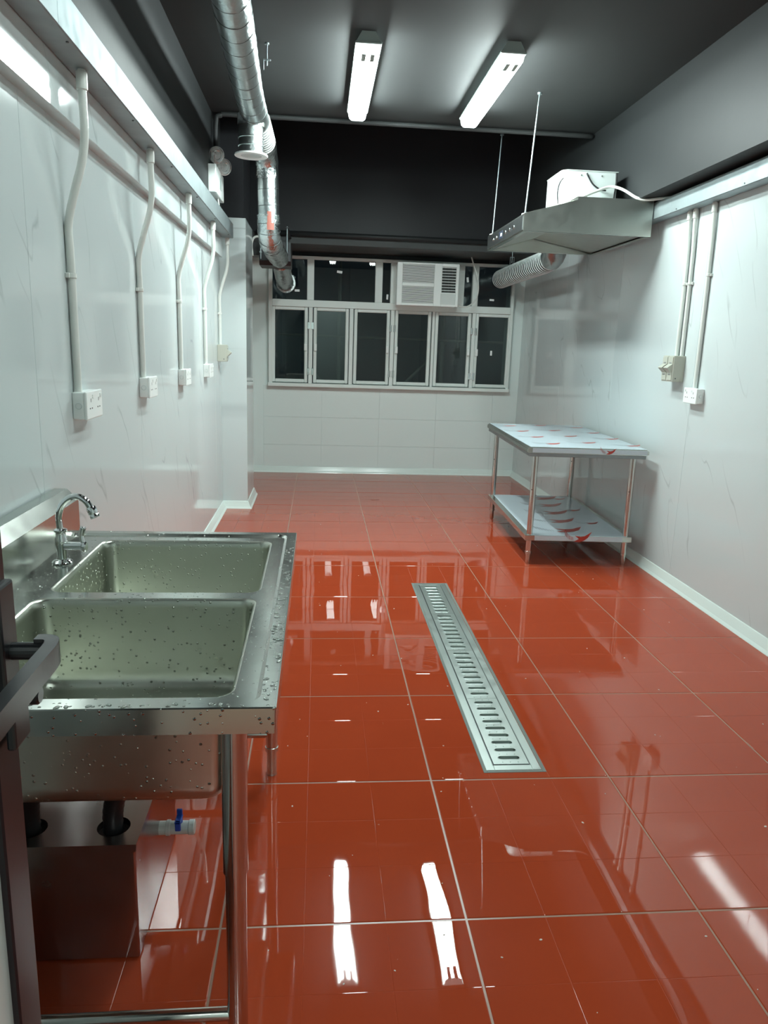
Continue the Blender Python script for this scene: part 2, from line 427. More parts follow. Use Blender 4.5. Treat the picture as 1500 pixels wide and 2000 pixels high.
# pillar: black above, marble-clad below
bm = new(); box(bm, (-.81, 6.215, 0), (-.60, 6.79, HI), mi=0)
pil = struct('trim_4', bm, M_BLACK)
b = new(); box(b, (-.80, 6.20, 0), (-.585, 6.216, 2.31), .001); obj('panel', b, M_PANEL_R, pil)
b = new(); box(b, (-.601, 6.2165, 0), (-.585, 6.80, 2.31), .001); obj('panel', b, M_PANEL_R, pil)
# coved skirting
def cove(name, a, b, nrm, m=M_COVE, ext=(0, 0)):
    a, b, nrm = Vector(a), Vector(b), Vector(nrm); bm = new()
    prof = [(0, .062), (.006, .060), (.012, .045), (.024, .016), (.034, .004), (.036, 0), (0, 0)]
    d = (b-a).normalized(); A = a; B = b
    R1 = [bm.verts.new(A+nrm*o-d*(ext[0]*o)+Vector((0, 0, h))) for o, h in prof]
    R2 = [bm.verts.new(B+nrm*o+d*(ext[1]*o)+Vector((0, 0, h))) for o, h in prof]
    n = len(prof); bm.faces.new(R1); bm.faces.new(R2[::-1])
    for i in range(n): bm.faces.new([R1[i], R1[(i+1) % n], R2[(i+1) % n], R2[i]])
    return struct(name, bm, m)
cove('baseboard_left', (XL, YF, 0.0), (XL, 6.20, 0.0), (1, 0, 0), ext=(0, -1))
cove('baseboard_right', (XR, YF, 0.0), (XR, YB-.006, 0.0), (-1, 0, 0), ext=(0, -1))
cove('baseboard_back', (-.79, YB-.006, 0.0), (XR, YB-.006, 0.0), (0, -1, 0), ext=(0, -1))
cove('baseboard_pillar_front', (XL, 6.20, 0.0), (-.585, 6.20, 0.0), (0, -1, 0), ext=(-1, 1))
cove('baseboard_pillar_side', (-.585, 6.20, 0.0), (-.585, 6.80, 0.0), (1, 0, 0), ext=(1, 0))

# ------------------------------------------------------------------ window
win = bpy.data.objects.new('window_1', None); C.objects.link(win); win['kind'] = 'structure'
FY0, FY1 = 7.985, 8.06
def bar(name, x0, x1, z0, z1, y0=FY0, y1=FY1, parent=win, bev=.003):
    b = new(); box(b, (x0, y0, z0), (x1, y1, z1), bev); return obj(name, b, M_FRAME, parent)
bar('jamb', WX0-.012, -.487, WZ0, WZ1); bar('jamb', 2.016, WX1+.012, WZ0, WZ1)
bar('head', -.487, 2.016, 2.215, WZ1); bar('sill', WX0-.02, WX1+.02, WZ0-.012, .962, FY0-.012)
bar('transom', -.487, 2.016, 1.742, 1.812, FY0-.004)
for x0, x1 in ((-.132, -.061), (.570, .645), (1.594, 1.655)): bar('mullion', x0, x1, 1.812, 2.215)
bar('mullion', .730, .790, 1.812, 2.215); bar('mullion', 1.400, 1.505, 1.812, 2.215)
for x0, x1 in ((-.112, -.072), (.312, .352), (.744, .784), (1.184, 1.212), (1.612, 1.648)): bar('mullion', x0, x1, .962, 1.742)
def pane(x0, x1, z0, z1, parent, y=8.03):
    b = new(); box(b, (x0, y, z0), (x1, y+.005, z1)); return obj('pane', b, M_GLASS, parent)
UP = [(-.487, -.132), (-.061, .570), (.645, .730), (1.505, 1.594), (1.655, 2.016)]
for x0, x1 in UP: pane(x0-.003, x1+.003, 1.81, 2.217, win)
SASH = [(-.461, -.155), (-.028, .271), (.395, .704), (.824, 1.141), (1.252, 1.570), (1.684, 2.004)]
for k, (x0, x1) in enumerate(SASH):
    b = new(); w = .034; y0, y1 = 8.0, 8.05; z0, z1 = 1.003, 1.709
    for a, c in (((x0-w, y0, z0-w), (x0, y1, z1+w)), ((x1, y0, z0-w), (x1+w, y1, z1+w)),
                 ((x0, y0, z0-w), (x1, y1, z0)), ((x0, y0, z1), (x1, y1, z1+w))): box(b, a, c, .006)
    s = obj('sash', b, M_FRAME, win)
    pane(x0-.004, x1+.004, z0-.004, z1+.004, s)
    hx = (x1+.012) if k % 2 == 0 else (x0-.012)
    b = new(); box(b, (hx-.014, 7.972, 1.30), (hx+.014, 8.002, 1.372), .004); obj('handle', b, M_WHITE, s)
    gx = (-.092, .764, 1.630)[k//2]+(-.020 if k % 2 == 0 else .020)
    for zc in (1.085, 1.555):
        b = new(); box(b, (gx-.012, FY0-.006, zc-.035), (gx+.012, FY0+.004, zc+.035), .002)
        cyl(b, (gx, FY0-.009, zc), .006, .066, 'z', 10); obj('hinge', b, M_CHROME, s)
# stickers on the panes
for cx, cz, w, h, r in ((.20, 2.105, .055, .024, .12), (-.235, 1.905, .05, .022, 0), (.703, 1.875, .02, .052, .05), (1.545, 2.08, .022, .05, -.15), (1.815, 1.885, .048, .02, .05), (1.843, 1.335, .02, .05, 0)):
    b = new(); t = bmesh.new(); box(t, (-w/2, -.0006, -h/2), (w/2, .0006, h/2)); merge(b, t, 0, Matrix.Translation((cx, 8.0292, cz)) @ Matrix.Rotation(r, 4, 'Y'))
    obj('sticker', b, M_STICK, win)

# what stands outside in the night: a bamboo/pipe scaffold and the facade opposite
sc = thing('scaffold', 'dim pipe scaffold standing in the dark outside the back window', 'scaffold', (.8, 8.75, 0))
def pole(a, b2, r=.022):
    b = new(); sweep(b, [Vector(a), Vector(b2)], r, 10); obj('pole', b, M_POLE, sc)
pole((.225, 8.75, -.1), (.225, 8.75, 2.6)); pole((1.43, 8.8, -.1), (1.43, 8.8, 2.6), .03)
pole((-1.2, 8.72, 1.47), (2.9, 8.72, 1.45), .014); pole((-.2, 8.80, 1.20), (.25, 8.84, .7), .018); pole((.85, 8.80, .80), (1.48, 8.84, 1.42), .016)
rel(sc)
bm = new(); box(bm, (-2.5, 10.4, -3), (4.5, 10.8, 5))
for k in range(5): box(bm, (-2.2+1.3*k, 10.3, -3), (-1.75+1.3*k, 10.45, 5))
fac = tag(obj('facade', bm, M_CONC), 'dark concrete facade across from the back window at night', 'building')

# ------------------------------------------------------------------ air conditioner
ac = thing('air_conditioner', 'white window air conditioner with louvred front set in the upper window', 'air conditioner', (1.09, 7.9, 1.78))
AX0, AX1, AZ0, AZ1, AY = .773, 1.402, 1.785, 2.203, 7.75
b = new(); box(b, (AX0+.01, AY+.034, AZ0+.008), (AX1-.01, 8.12, AZ1-.004), .006, 2); obj('casing', b, M_WHITE, ac)
def afr(u, v): return AX0+(AX1-AX0)*u, AZ0+(AZ1-AZ0)*v
b = new()
gx0, gz0 = afr(.085, .055); gx1, gz1 = afr(.60, .955); vx0, vz0 = afr(.725, .33); vx1, vz1 = afr(.955, .925)
f0, f1 = AY, AY+.035
box(b, (AX0, f0, AZ0), (gx0, f1, AZ1), .004); box(b, (gx1, f0, AZ0), (vx0, f1, AZ1), .004); box(b, (vx1, f0, AZ0), (AX1, f1, AZ1), .004)
box(b, (gx0, f0, AZ0), (gx1, f1, gz0), .003); box(b, (gx0, f0, gz1), (gx1, f1, AZ1), .003)
box(b, (vx0, f0, vz1), (vx1, f1, AZ1), .003); box(b, (vx0, f0, AZ0), (vx1, f1, vz0), .003)
zm0 = gz0+(gz1-gz0)*.44; zm1 = gz0+(gz1-gz0)*.53; box(b, (gx0, f0+.004, zm0), (gx1, f1, zm1), .004)
obj('front_panel', b, M_WHITE, ac)
b = new(); box(b, (gx0-.002, AY+.026, gz0-.002), (gx1+.002, AY+.0335, gz1+.002)); obj('filter', b, mat('filter_grey', (.10, .11, .11), .6), ac)
b = new(); box(b, (vx0-.002, AY+.028, vz0-.002), (vx1+.002, AY+.0335, vz1+.002)); obj('outlet', b, M_SLOT, ac)
for za, zb, n in ((gz0, zm0, 15), (zm1, gz1, 15)):
    for i in range(n):
        z = za+(zb-za)*(i+.5)/n; b = new(); h = (zb-za)/n
        prism(b, [(AY+.003, z-h*.36), (AY+.012, z-h*.30), (AY+.013, z+h*.22), (AY+.003, z+h*.18)], 'x', gx0, gx1); obj('louvre', b, M_WHITE, ac)
for i in range(9):
    z = vz0+(vz1-vz0)*(i+.75)/9; b = new(); box(b, (vx0, AY+.006, z-.0032), (vx1, AY+.013, z+.0032), .001); obj('vent_slat', b, M_WHITE, ac)
for i in (1, 2, 3):
    x = vx0+(vx1-vx0)*i/4; b = new(); box(b, (x-.002, AY+.016, vz0), (x+.002, AY+.028, vz1)); obj('vent_fin', b, M_REVEAL, ac)
bx0, bz0 = afr(.71, .05); bx1, bz1 = afr(.955, .30)
b = new(); box(b, (bx0, AY-.003, bz0), (bx1, AY+.004, bz1), .002); obj('control_cover', b, mat('cover_grey', (.66, .71, .69), .3), ac)
rel(ac)
b = new(); sweep(b, spline([(1.405, 7.80, 1.805), (1.44, 7.80, 1.795), (1.52, 7.81, 1.80), (1.60, 7.83, 1.87), (1.625, 7.84, 1.98), (1.60, 7.84, 2.12), (1.56, 7.84, 2.22), (1.52, 7.84, 2.33)], 6), .007, 8)
tag(obj('power_cable', b, M_CONDUIT, smooth=True), 'white power cable looping down beside the air conditioner', 'cable')

# ------------------------------------------------------------------ ceiling luminaires
def luminaire(x, y0, y1, label, lit=M_LIT):
    t = thing('ceiling_light', label, 'light', (x, (y0+y1)/2, CEIL), 'twin tube ceiling lights')
    zt = CEIL-.052; zb = CEIL-.105
    b = new(); prism(b, [(x-.035, CEIL), (x+.035, CEIL), (x+.066, zt), (x-.066, zt)], 'y', y0, y1); box(b, (x-.068, y0-.004, zt-.006), (x+.068, y1+.004, zt+.004), .002); obj('housing', b, M_GREYBODY, t)
    b = new(); prof = [(x-.060, zt-.004), (x+.060, zt-.004), (x+.052, zb+.012), (x+.036, zb), (x-.036, zb), (x-.052, zb+.012)]
    prism(b, prof, 'y', y0+.012, y1-.012); obj('diffuser', b, lit, t)
    for ya, yb in ((y0, y0+.0125), (y1-.0125, y1)):
        b = new(); prism(b, [(x-.061, zt-.004), (x+.061, zt-.004), (x+.053, zb+.010), (x+.037, zb-.002), (x-.037, zb-.002), (x-.053, zb+.010)], 'y', ya, yb); obj('end_cap', b, M_LITEND, t)
    for s in (-.022, .022):
        b = new(); box(b, (x+s-.012, y0+.004, zb-.004), (x+s+.012, y0+.10, zb+.012), .003); obj('lamp_holder', b, M_GREYBODY, t)
    rel(t)
luminaire(.231, 4.19, 5.36, 'lit twin tube ceiling light nearer the round foil duct')
luminaire(.982, 4.19, 5.36, 'lit twin tube ceiling light nearer the range hood')
luminaire(.229, 1.55, 2.74, 'twin tube ceiling light above the sink side, overhead of the camera', M_LIT2)
luminaire(.975, 1.55, 2.74, 'twin tube ceiling light above the drain, overhead of the camera', M_LIT2)

# ------------------------------------------------------------------ cable trunking and conduits
def trunk(name, label, x0, x1, y0, y1, z0, z1, right=False):
    t = thing(name, label, 'trunking', ((x0+x1)/2, y0, z0))
    b = new(); box(b, (x0, y0, z0), (x1, y1, z1), .003); obj('channel', b, M_GALV, t)
    fx = x0 if right else x1
    y = y0
    while y < y1-.05:
        ye = min(y+2.4, y1); b = new()
        box(b, (fx-.0015, y+.001, z0+.002), (fx+.0015, ye-.001, z1+.002), .0008); obj('cover', b, M_GALV, t); y = ye
    if not right:
        for k in range(9):
            yy = y0+.35+.72*k
            if yy < y1-.1:
                b = new(); cyl(b, (x1-.012, yy, z0-.001), .004, .004, 'z', 10); obj('screw', b, M_DARKWIRE, t)
    else:
        for k in range(8):
            yy = y0+.4+.72*k
            if yy < y1-.1:
                b = new(); cyl(b, (fx-.002, yy, z0+.012), .004, .004, 'x', 10); obj('screw', b, M_DARKWIRE, t)
    rel(t)
trunk('cable_trunking', 'galvanised steel cable trunking along the top of the left wall', -.749, -.668, YF+.01, 6.08, 2.142, 2.243)
trunk('cable_trunking', 'galvanised steel cable trunking along the right wall above the switches', 2.082, 2.164, YF+.01, 5.6, 2.205, 2.303, True)

def conduit(label, pts, r, saddles, wall, group):
    """pts path; saddle clips at given z on the wall"""
    p0 = pts[-1]; t = thing('conduit', label, 'conduit', p0, group)
    b = new(); sweep(b, spline(pts, 5), r, 12); obj('pipe', b, M_CONDUIT, t, True, 40)
    b = new(); cyl(b, (pts[0][0], pts[0][1], pts[0][2]-.03), r+.004, .05, 'z', 14, 0, .002); obj('coupling', b, M_CONDUIT, t, True, 40)
    for z in saddles:
        b = new(); x = pts[-1][0]; y = pts[-1][1]
        cyl(b, (x, y, z), r+.003, .016, 'z', 14, 0, .002); box(b, (min(x, wall), y-.022, z-.008), (max(x, wall), y+.022, z+.008), .002); obj('saddle', b, M_CONDUIT, t)
    rel(t)
CY = [2.485, 3.40, 4.33, 5.27, 6.05]
which = ['first white conduit from the camera bending to the left wall above a socket', 'second white conduit from the camera down the left wall to a socket', 'third white conduit from the camera down the left wall to a socket', 'fourth white conduit from the camera down the left wall to a socket', 'farthest white conduit on the left wall dropping to the beige switch']
xw = XL+.0135
for k, y in enumerate(CY):
    zb = 1.20 if k < 4 else 1.345
    conduit(which[k], [(-.709, y, 2.142), (-.709, y, 2.05), (-.709, y, 1.965), (-.722, y+.004, 1.89), (-.752, y+.01, 1.80), (xw, y+.018, 1.71), (xw, y+.02, 1.60), (xw, y+.02, zb)], .0125, [1.56 if k == 0 else 1.58], XL, 'white conduits on the left wall')
xr = XR-.0135
conduit('left of the three conduits on the right wall, running to the beige switches', [(xr-.005, 4.445, 2.205), (xr-.004, 4.44, 2.1), (xr, 4.425, 1.9), (xr, 4.42, 1.37)], .0115, [1.79], XR, 'white conduits on the right wall')
conduit('middle of the three conduits on the right wall, running to the beige switches', [(xr-.005, 4.375, 2.205), (xr-.004, 4.372, 2.1), (xr, 4.362, 1.9), (xr, 4.355, 1.37)], .0115, [1.79], XR, 'white conduits on the right wall')
conduit('right of the three conduits on the right wall, running to the white socket', [(xr-.004, 4.165, 2.205), (xr-.003, 4.162, 2.1), (xr, 4.155, 1.9), (xr, 4.15, 1.20)], .0115, [1.82], XR, 'white conduits on the right wall')

def socket(label, wall, s, y0, y1, z0, z1, dep, group):
    """surface box; s=+1 projects to +x"""
    x1 = wall+s*dep; t = thing('power_socket', label, 'socket', (wall, (y0+y1)/2, z0), group)
    X = lambda a, b: (min(a, b), max(a, b))
    a, c = X(wall, x1-s*.009); b = new(); box(b, (a, y0, z0), (c, y1, z1), .004, 2); obj('back_box', b, M_WHITE, t)
    a, c = X(x1-s*.010, x1); b = new(); box(b, (a, y0-.002, z0-.002), (c, y1+.002, z1+.002), .004, 2); obj('face_plate', b, M_WHITE, t)
    w = y1-y0; n = 2 if w > .12 else 1
    for i in range(n):
        yc = y0+w*(i+.5)/n; zc = (z0+z1)/2; xs_ = x1+s*.0002
        for dy, dz, hw, hh in ((0, .016, .002, .006), (-.011, -.010, .005, .0022), (.011, -.010, .005, .0022)):
            b = new(); a, c = X(x1-s*.002, xs_); box(b, (a, yc+dy-hw, zc+dz-hh), (c, yc+dy+hw, zc+dz+hh)); obj('pin_hole', b, M_REVEAL, t)
        b = new(); a, c = X(x1-s*.002, x1+s*.003); box(b, (a, yc+.014, zc+.022), (c, yc+.026, zc+.034), .001); obj('rocker_switch', b, M_WHITE, t)
    # round knock-out on the side that faces the camera
    b = new(); bmesh.ops.create_cone(b, cap_ends=False, segments=24, radius1=.0105, radius2=.0095, depth=.0016, matrix=Matrix.Translation((wall+s*dep*.42, y0-.0004, (z0+z1)/2)) @ Matrix.Rotation(PI/2, 4, 'X')); obj('knockout', b, mat('knock_grey', (.35, .42, .44), .4), t)
    rel(t)
lab = ['nearest white double socket on the left wall, largest in view', 'second white socket from the camera on the left wall', 'third white socket from the camera on the left wall', 'farthest white socket on the left wall, just before the pillar']
for k in range(4):
    y = CY[k]; z = (1.112, 1.118, 1.122, 1.126)[k]
    socket(lab[k], XL, 1, y-.005, y+(.165 if k == 0 else .15), z, z+.088, .047, 'white sockets on the left wall')
socket('white double socket on the right wall below the beige switches', XR, -1, 4.06, 4.21, 1.112, 1.196, .047, None)

def isolator(label, wall, s, y0, y1, z0, z1, dep, text=True):
    t = thing('isolator_switch', label, 'switch', (wall, (y0+y1)/2, z0), 'beige switches' if text else None)
    X = lambda a, b: (min(a, b), max(a, b)); x1 = wall+s*dep
    a, c = X(wall, x1); b = new(); box(b, (a, y0, z0), (c, y1, z1), .004, 2); obj('enclosure', b, M_BEIGE, t)
    b = new(); a, c = X(x1, x1+s*.004); yc = (y0+y1)/2; zc = (z0+z1)/2
    box(b, (a, y0+.006, z0+.008), (c, y1-.006, zc-.022), .001); obj('front_plate', b, M_BEIGE, t)
    b = new(); box(b, (a, y0+.006, zc+.022), (c, y1-.006, z1-.008), .001); obj('front_plate', b, M_BEIGE, t)
    b = new(); prism(b, [(x1, zc-.028), (x1+s*.034, zc+.004), (x1+s*.022, zc+.014), (x1, zc+.030)], 'y', y0+.008, y1-.008); obj('toggle', b, M_BEIGE, t)
    for q in (-.034, .034):
        b = new(); a, c = X(x1+s*.0035, x1+s*.0046)
        for i in range(3): box(b, (a, yc-.014+.011*i, zc+q-.004), (c, yc-.008+.011*i, zc+q+.003))
        obj('marking', b, M_PRINT, t)
    b = new(); cyl(b, (x1-s*.02, y0-.0005, z0+.02), .004, .003, 'y', 10); obj('screw', b, M_DARKWIRE, t)
    rel(t)
isolator('beige isolator switch on the right wall, half nearer the white socket', XR, -1, 4.325, 4.395, 1.222, 1.375, .072)
isolator('beige isolator switch on the right wall, half nearer the back window', XR, -1, 4.397, 4.467, 1.222, 1.375, .072)
isolator('lone beige isolator switch on the left wall before the pillar', XL, 1, 5.99, 6.09, 1.215, 1.345, .070, False)

# emergency light
e = thing('emergency_light', 'white twin head emergency light on the dark left wall', 'emergency light', (-.77, 5.72, 2.36))
b = new(); box(b, (-.770, 5.50, 2.365), (-.715, 5.93, 2.545), .006, 2); obj('battery_box', b, M_WHITE, e)
b = new(); box(b, (-.7165, 5.70, 2.42), (-.7135, 5.78, 2.50), .001); obj('indicator_window', b, M_GREYBODY, e)
for y, z, x in ((5.66, 2.635, -.735), (5.78, 2.585, -.70)):
    b = new(); sweep(b, [Vector((-.742, 5.70, 2.54)), Vector((-.74, (y+5.70)/2, 2.57)), Vector((x, y, z))], .010, 8); obj('bracket', b, M_WHITE, e)
    mt = Matrix.Translation((x, y, z)) @ Vector((.5, -.85, -.25)).to_track_quat('Z', 'Y').to_matrix().to_4x4()
    b = new(); lathe(b, [(0, -.045), (.028, -.04), (.05, -.015), (.056, .012), (.056, .02), (.052, .024)], mt, 24); h = obj('lamp_head', b, M_WHITE, e, True, 50)
    b = new(); lathe(b, [(.052, .0235), (.044, .029), (.030, .030), (.026, .024), (.010, .027), (0, .028)], mt, 24); obj('lens', b, M_LAMPGLASS, h, True, 50)
b = new(); sweep(b, spline([(-.735, 5.74, 2.366), (-.73, 5.745, 2.32), (-.732, 5.77, 2.27), (-.728, 5.79, 2.244)], 5), .006, 8); obj('supply_cord', b, M_CONDUIT, e)
rel(e)

# black conduit along the cross beam's top edge and the pipe under it
b = new(); sweep(b, spline([(-.74, 5.70, 2.66), (-.735, 5.70, 2.85), (-.70, 5.70, 2.90), (-.5, 5.70, 2.908), (1.2, 5.70, 2.908), (1.96, 5.70, 2.908)], 6), .016, 10)
tag(obj('ceiling_pipe', b, M_DARK, smooth=True), 'black painted pipe along the far edge of the ceiling', 'pipe')
b = new(); sweep(b, [Vector((-.60, 7.37, 2.372)), Vector((.7, 7.37, 2.372)), Vector((1.965, 7.37, 2.372))], .024, 12)
tag(obj('wall_pipe', b, M_WALLDK, smooth=True), 'black painted pipe along the ledge above the window', 'pipe')

# ------------------------------------------------------------------ left foil duct with drop, fan box and tail
RD = .079
t = thing('foil_duct', 'silver foil ventilation duct running under the ceiling from the camera end', 'duct', (-.38, 3.0, 2.70))
def ribs(path, step, r, m, parent, name='wire_rib', wr=.0022, tilt=0.):
    pts = resample(path, step)
    for i in range(1, len(pts)-1):
        tv = (pts[i+1]-pts[i-1]).normalized()
        mt = Matrix.Translation(pts[i]) @ tv.to_track_quat('Z', 'Y').to_matrix().to_4x4() @ Matrix.Rotation(tilt, 4, 'X')
        b = new(); n = 28; A = []
        for k in range(n):
            a = 2*PI*k/n; row = []
            for dr, dz in ((-.001, -wr), (wr, 0), (-.001, wr)):
                row.append(b.verts.new(mt @ Vector(((r+dr)*math.cos(a), (r+dr)*math.sin(a), dz))))
            A.append(row)
        for k in range(n):
            for q in range(2): b.faces.new([A[k][q], A[(k+1) % n][q], A[(k+1) % n][q+1], A[k][q+1]])
        obj(name, b, m, parent, True)
main = [Vector((-.335, .8, 2.715)), Vector((-.345, 2.0, 2.715)), Vector((-.37, 3.4, 2.71)), Vector((-.40, 4.4, 2.70)), Vector((-.405, 4.95, 2.71)), Vector((-.395, 5.55, 2.70))]
mp = resample(spline(main, 10), .03)
b = new(); sweep(b, mp, lambda i, n: RD*(1+.012*noise.noise(Vector((i*.9, 0, 0)))), 28, True, jitter=.035); obj('main_run', b, M_FOIL, t, True)
ribs(spline(main[1:5], 10), .15, RD+.0008, M_DARKWIRE, t, 'seam_ring', .0013, .12)
ribs([Vector((-.404, 5.02, 2.71)), Vector((-.396, 5.55, 2.70))], .050, RD+.0015, M_RIB, t, 'wire_rib', .0035, .1)
# elbow and drop
dp = spline([(-.396, 5.50, 2.70), (-.392, 5.66, 2.685), (-.388, 5.755, 2.62), (-.386, 5.775, 2.52)], 8)
b = new(); sweep(b, resample(dp, .02), RD*1.01, 28, False, jitter=.09); obj('elbow', b, M_FOILC, t, True)
dr = [Vector((-.386, 5.775, 2.56)), Vector((-.382, 5.78, 2.40)), Vector((-.378, 5.785, 2.23))]
b = new(); sweep(b, resample(dr, .02), RD*.97, 28, False, jitter=.02); obj('drop', b, M_FOIL, t, True)
ribs(dr, .105, RD*.97+.001, M_DARKWIRE, t, 'seam_ring', .002, -.1)
el = spline([(-.379, 5.785, 2.275), (-.377, 5.80, 2.17), (-.372, 5.87, 2.105), (-.362, 6.10, 2.085), (-.355, 6.45, 2.080), (-.352, 6.76, 2.085)], 8)
b = new(); sweep(b, resample(el, .018), RD*1.02, 28, False, jitter=.10); obj('lower_elbow', b, M_FOILC, t, True)
ribs(el[:22], .055, RD*1.03, M_DARKWIRE, t, 'seam_ring', .002)
b = new(); n = 28                                                    # red-brown tape on the drop
def tapeq(z0, z1, a0, a1):
    k = 6; rr = RD*1.035
    for i in range(k):
        A0 = a0+(a1-a0)*i/k; A1 = a0+(a1-a0)*(i+1)/k
        quad(b, [(-.379+rr*math.cos(A0), 5.785+rr*math.sin(A0), z0), (-.379+rr*math.cos(A1), 5.785+rr*math.sin(A1), z0), (-.380+rr*math.cos(A1), 5.783+rr*math.sin(A1), z1), (-.380+rr*math.cos(A0), 5.783+rr*math.sin(A0), z1)])
tapeq(2.165, 2.215, -1.65, -1.0); tapeq(2.215, 2.29, -1.62, -1.25); obj('tape_patch', b, M_TAPE, t)
# tee and grille
b = new(); lathe(b, [(.076, 2.70), (.0765, 2.66), (.0735, 2.655), (.0735, 2.575), (.077, 2.572), (.077, 2.567), (.0735, 2.564), (.0735, 2.53), (.078, 2.527), (.078, 2.522), (.073, 2.519), (.073, 2.478)], Matrix.Translation((-.425, 4.90, 0)), 32); obj('tee_branch', b, M_FOIL, t, True, 40)
b = new(); sweep(b, resample([Vector((-.425, 4.90, 2.70)), Vector((-.425, 4.90, 2.635))], .012), .079, 28, False, jitter=.08); obj('tee_collar', b, M_FOILC, t, True)
b = new(); lathe(b, [(.060, 2.474), (.062, 2.470), (.098, 2.468), (.100, 2.471), (.098, 2.479), (.072, 2.484), (.060, 2.484)], Matrix.Translation((-.425, 4.90, 0)), 36); g = obj('grille_ring', b, M_WHITE, t, True, 40)
b = new(); lathe(b, [(0, 2.482), (.061, 2.482)], Matrix.Translation((-.425, 4.90, 0)), 28); obj('grille_throat', b, M_SLOT, g)
for k in range(7):
    yy = -.045+.015*k; w = math.sqrt(.060**2-yy**2); b = new()
    box(b, (-.425-w, 4.90+yy-.0022, 2.4705), (-.425+w, 4.90+yy+.0022, 2.480)); obj('grille_slat', b, M_WHITE, g)
rel(t)
# hanger beside the duct
h = thing('duct_hanger', 'small threaded rod hanger beside the ceiling foil duct', 'hanger', (-.285, 4.40, CEIL))
b = new(); cyl(b, (-.298, 4.44, CEIL-.055), .004, .11, 'z', 8); obj('rod', b, M_GALV, h)
b = new(); cyl(b, (-.298, 4.44, CEIL-.004), .012, .008, 'z', 12); obj('anchor', b, M_GALV, h)
b = new(); box(b, (-.318, 4.432, CEIL-.085), (-.278, 4.448, CEIL-.079), .001); box(b, (-.318, 4.432, CEIL-.13), (-.314, 4.448, CEIL-.082), .001); obj('bracket', b, M_GALV, h)
rel(h)
# black fan box hung from rods
fb = thing('duct_fan', 'black boxed duct fan hung before the upper left window pane', 'fan', (-.39, 6.9, 2.03))
b = new(); prism(b, [(6.76, 2.06), (6.80, 2.025), (7.10, 2.025), (7.10, 2.215), (6.76, 2.215)], 'x', -.525, -.255); obj('housing', b, M_BLACKPL, fb)
b = new(); box(b, (-.60, 6.85, 2.11), (-.524, 7.05, 2.22), .003); obj('terminal_box', b, M_BLACKPL, fb)
for x, zt in ((-.509, 2.36), (-.286, 2.36)):
    b = new(); cyl(b, (x, 6.742, 2.205), .005, .27, 'z', 8); obj('rod', b, M_GALV, fb)
    b = new(); cyl(b, (x, 6.742, 2.125), .011, .012, 'z', 6); obj('nut', b, M_GALV, fb)
    b = new(); box(b, (x-.012, 6.725, 2.326), (x+.012, 7.455, 2.334)); obj('wall_arm', b, M_BLACKPL, fb)
b = new(); sweep(b, spline([(-.585, 6.83, 2.10), (-.592, 6.82, 2.19), (-.575, 6.82, 2.245), (-.54, 6.82, 2.26), (-.52, 6.82, 2.25)], 6), .009, 8); obj('flexible_cord', b, M_CONDUIT, fb, True)
rel(fb)
b = new(); tl = spline([(-.36, 7.10, 2.09), (-.358, 7.35, 2.06), (-.356, 7.60, 2.01), (-.354, 7.82, 1.98), (-.352, 8.025, 1.975)], 8)
q = thing('foil_duct', 'short foil duct tail passing from the black fan into the window pane', 'duct', (-.36, 7.6, 1.9))
sweep(b, resample(tl, .018), lambda i, n: .080*(1+.03*(i % 3 == 0)), 28, True, jitter=.05); obj('sleeve', b, M_FOILC, q, True)
b = new(); lathe(b, [(.082, -.006), (.100, -.006), (.100, .003), (.082, .003)], Matrix.Translation((-.352, 8.02, 1.975)) @ Matrix.Rotation(-PI/2, 4, 'X'), 28); obj('collar', b, M_FOILC, q)
rel(q)

# ------------------------------------------------------------------ range hood
hd = thing('range_hood', 'stainless steel range hood hung from the right wall', 'hood', (1.7, 5.3, 2.1))
HX0, HX1, HY0, HY1, HZ = 1.255, 2.075, 4.79, 5.80, 2.103
prof = [(HX0, HZ), (HX0, 2.205), (1.587, 2.297), (1.587, 2.318), (HX1, 2.318), (HX1, HZ)]
def sheet(y): 
    b = new(); prism(b, prof, 'y', y-.002, y+.002); obj('side_panel', b, M_HOODST, hd)
sheet(HY0); sheet(HY1)
b = new(); box(b, (HX0-.002, HY0, HZ), (HX0+.002, HY1, 2.205)); obj('front_panel', b, M_HOODST, hd)
b = new(); prism(b, [(HX0, 2.203), (1.587, 2.295), (1.587, 2.299), (HX0, 2.207)], 'y', HY0, HY1); prism(b, [(1.585, 2.295), (1.589, 2.295), (1.589, 2.318), (1.585, 2.318)], 'y', HY0, HY1)
box(b, (1.585, HY0, 2.314), (HX1, HY1, 2.318)); obj('top_panel', b, M_HOODST, hd)
b = new(); box(b, (HX1-.003, HY0, HZ), (HX1, HY1, 2.318)); obj('back_panel', b, M_HOODST, hd)
b = new()
for a, c in (((HX0, HY0, HZ-.002), (HX0+.03, HY1, HZ+.002)), ((HX1-.03, HY0, HZ-.002), (HX1, HY1, HZ+.002)), ((HX0+.03, HY0, HZ-.002), (HX1-.03, HY0+.022, HZ+.002)), ((HX0+.03, HY1-.022, HZ-.002), (HX1-.03, HY1, HZ+.002))): box(b, a, c)
obj('bottom_rim', b, M_STEEL, hd)
b = new(); prism(b, [(HX0+.03, HZ+.002), (1.60, 2.20), (HX1-.03, HZ+.01), (HX1-.03, HZ+.016), (1.60, 2.206), (HX0+.03, HZ+.008)], 'y', HY0+.02, HY1-.02); obj('filter_baffle', b, M_HOODST, hd)
b = new(); box(b, (HX0-.006, HY0+.01, HZ+.006), (HX0-.001, HY1-.01, 2.200), .002); cp = obj('control_strip', b, mat('dark_steel_strip', (.50, .52, .52), .32, 1., bump=(40, .5, .003)), hd)
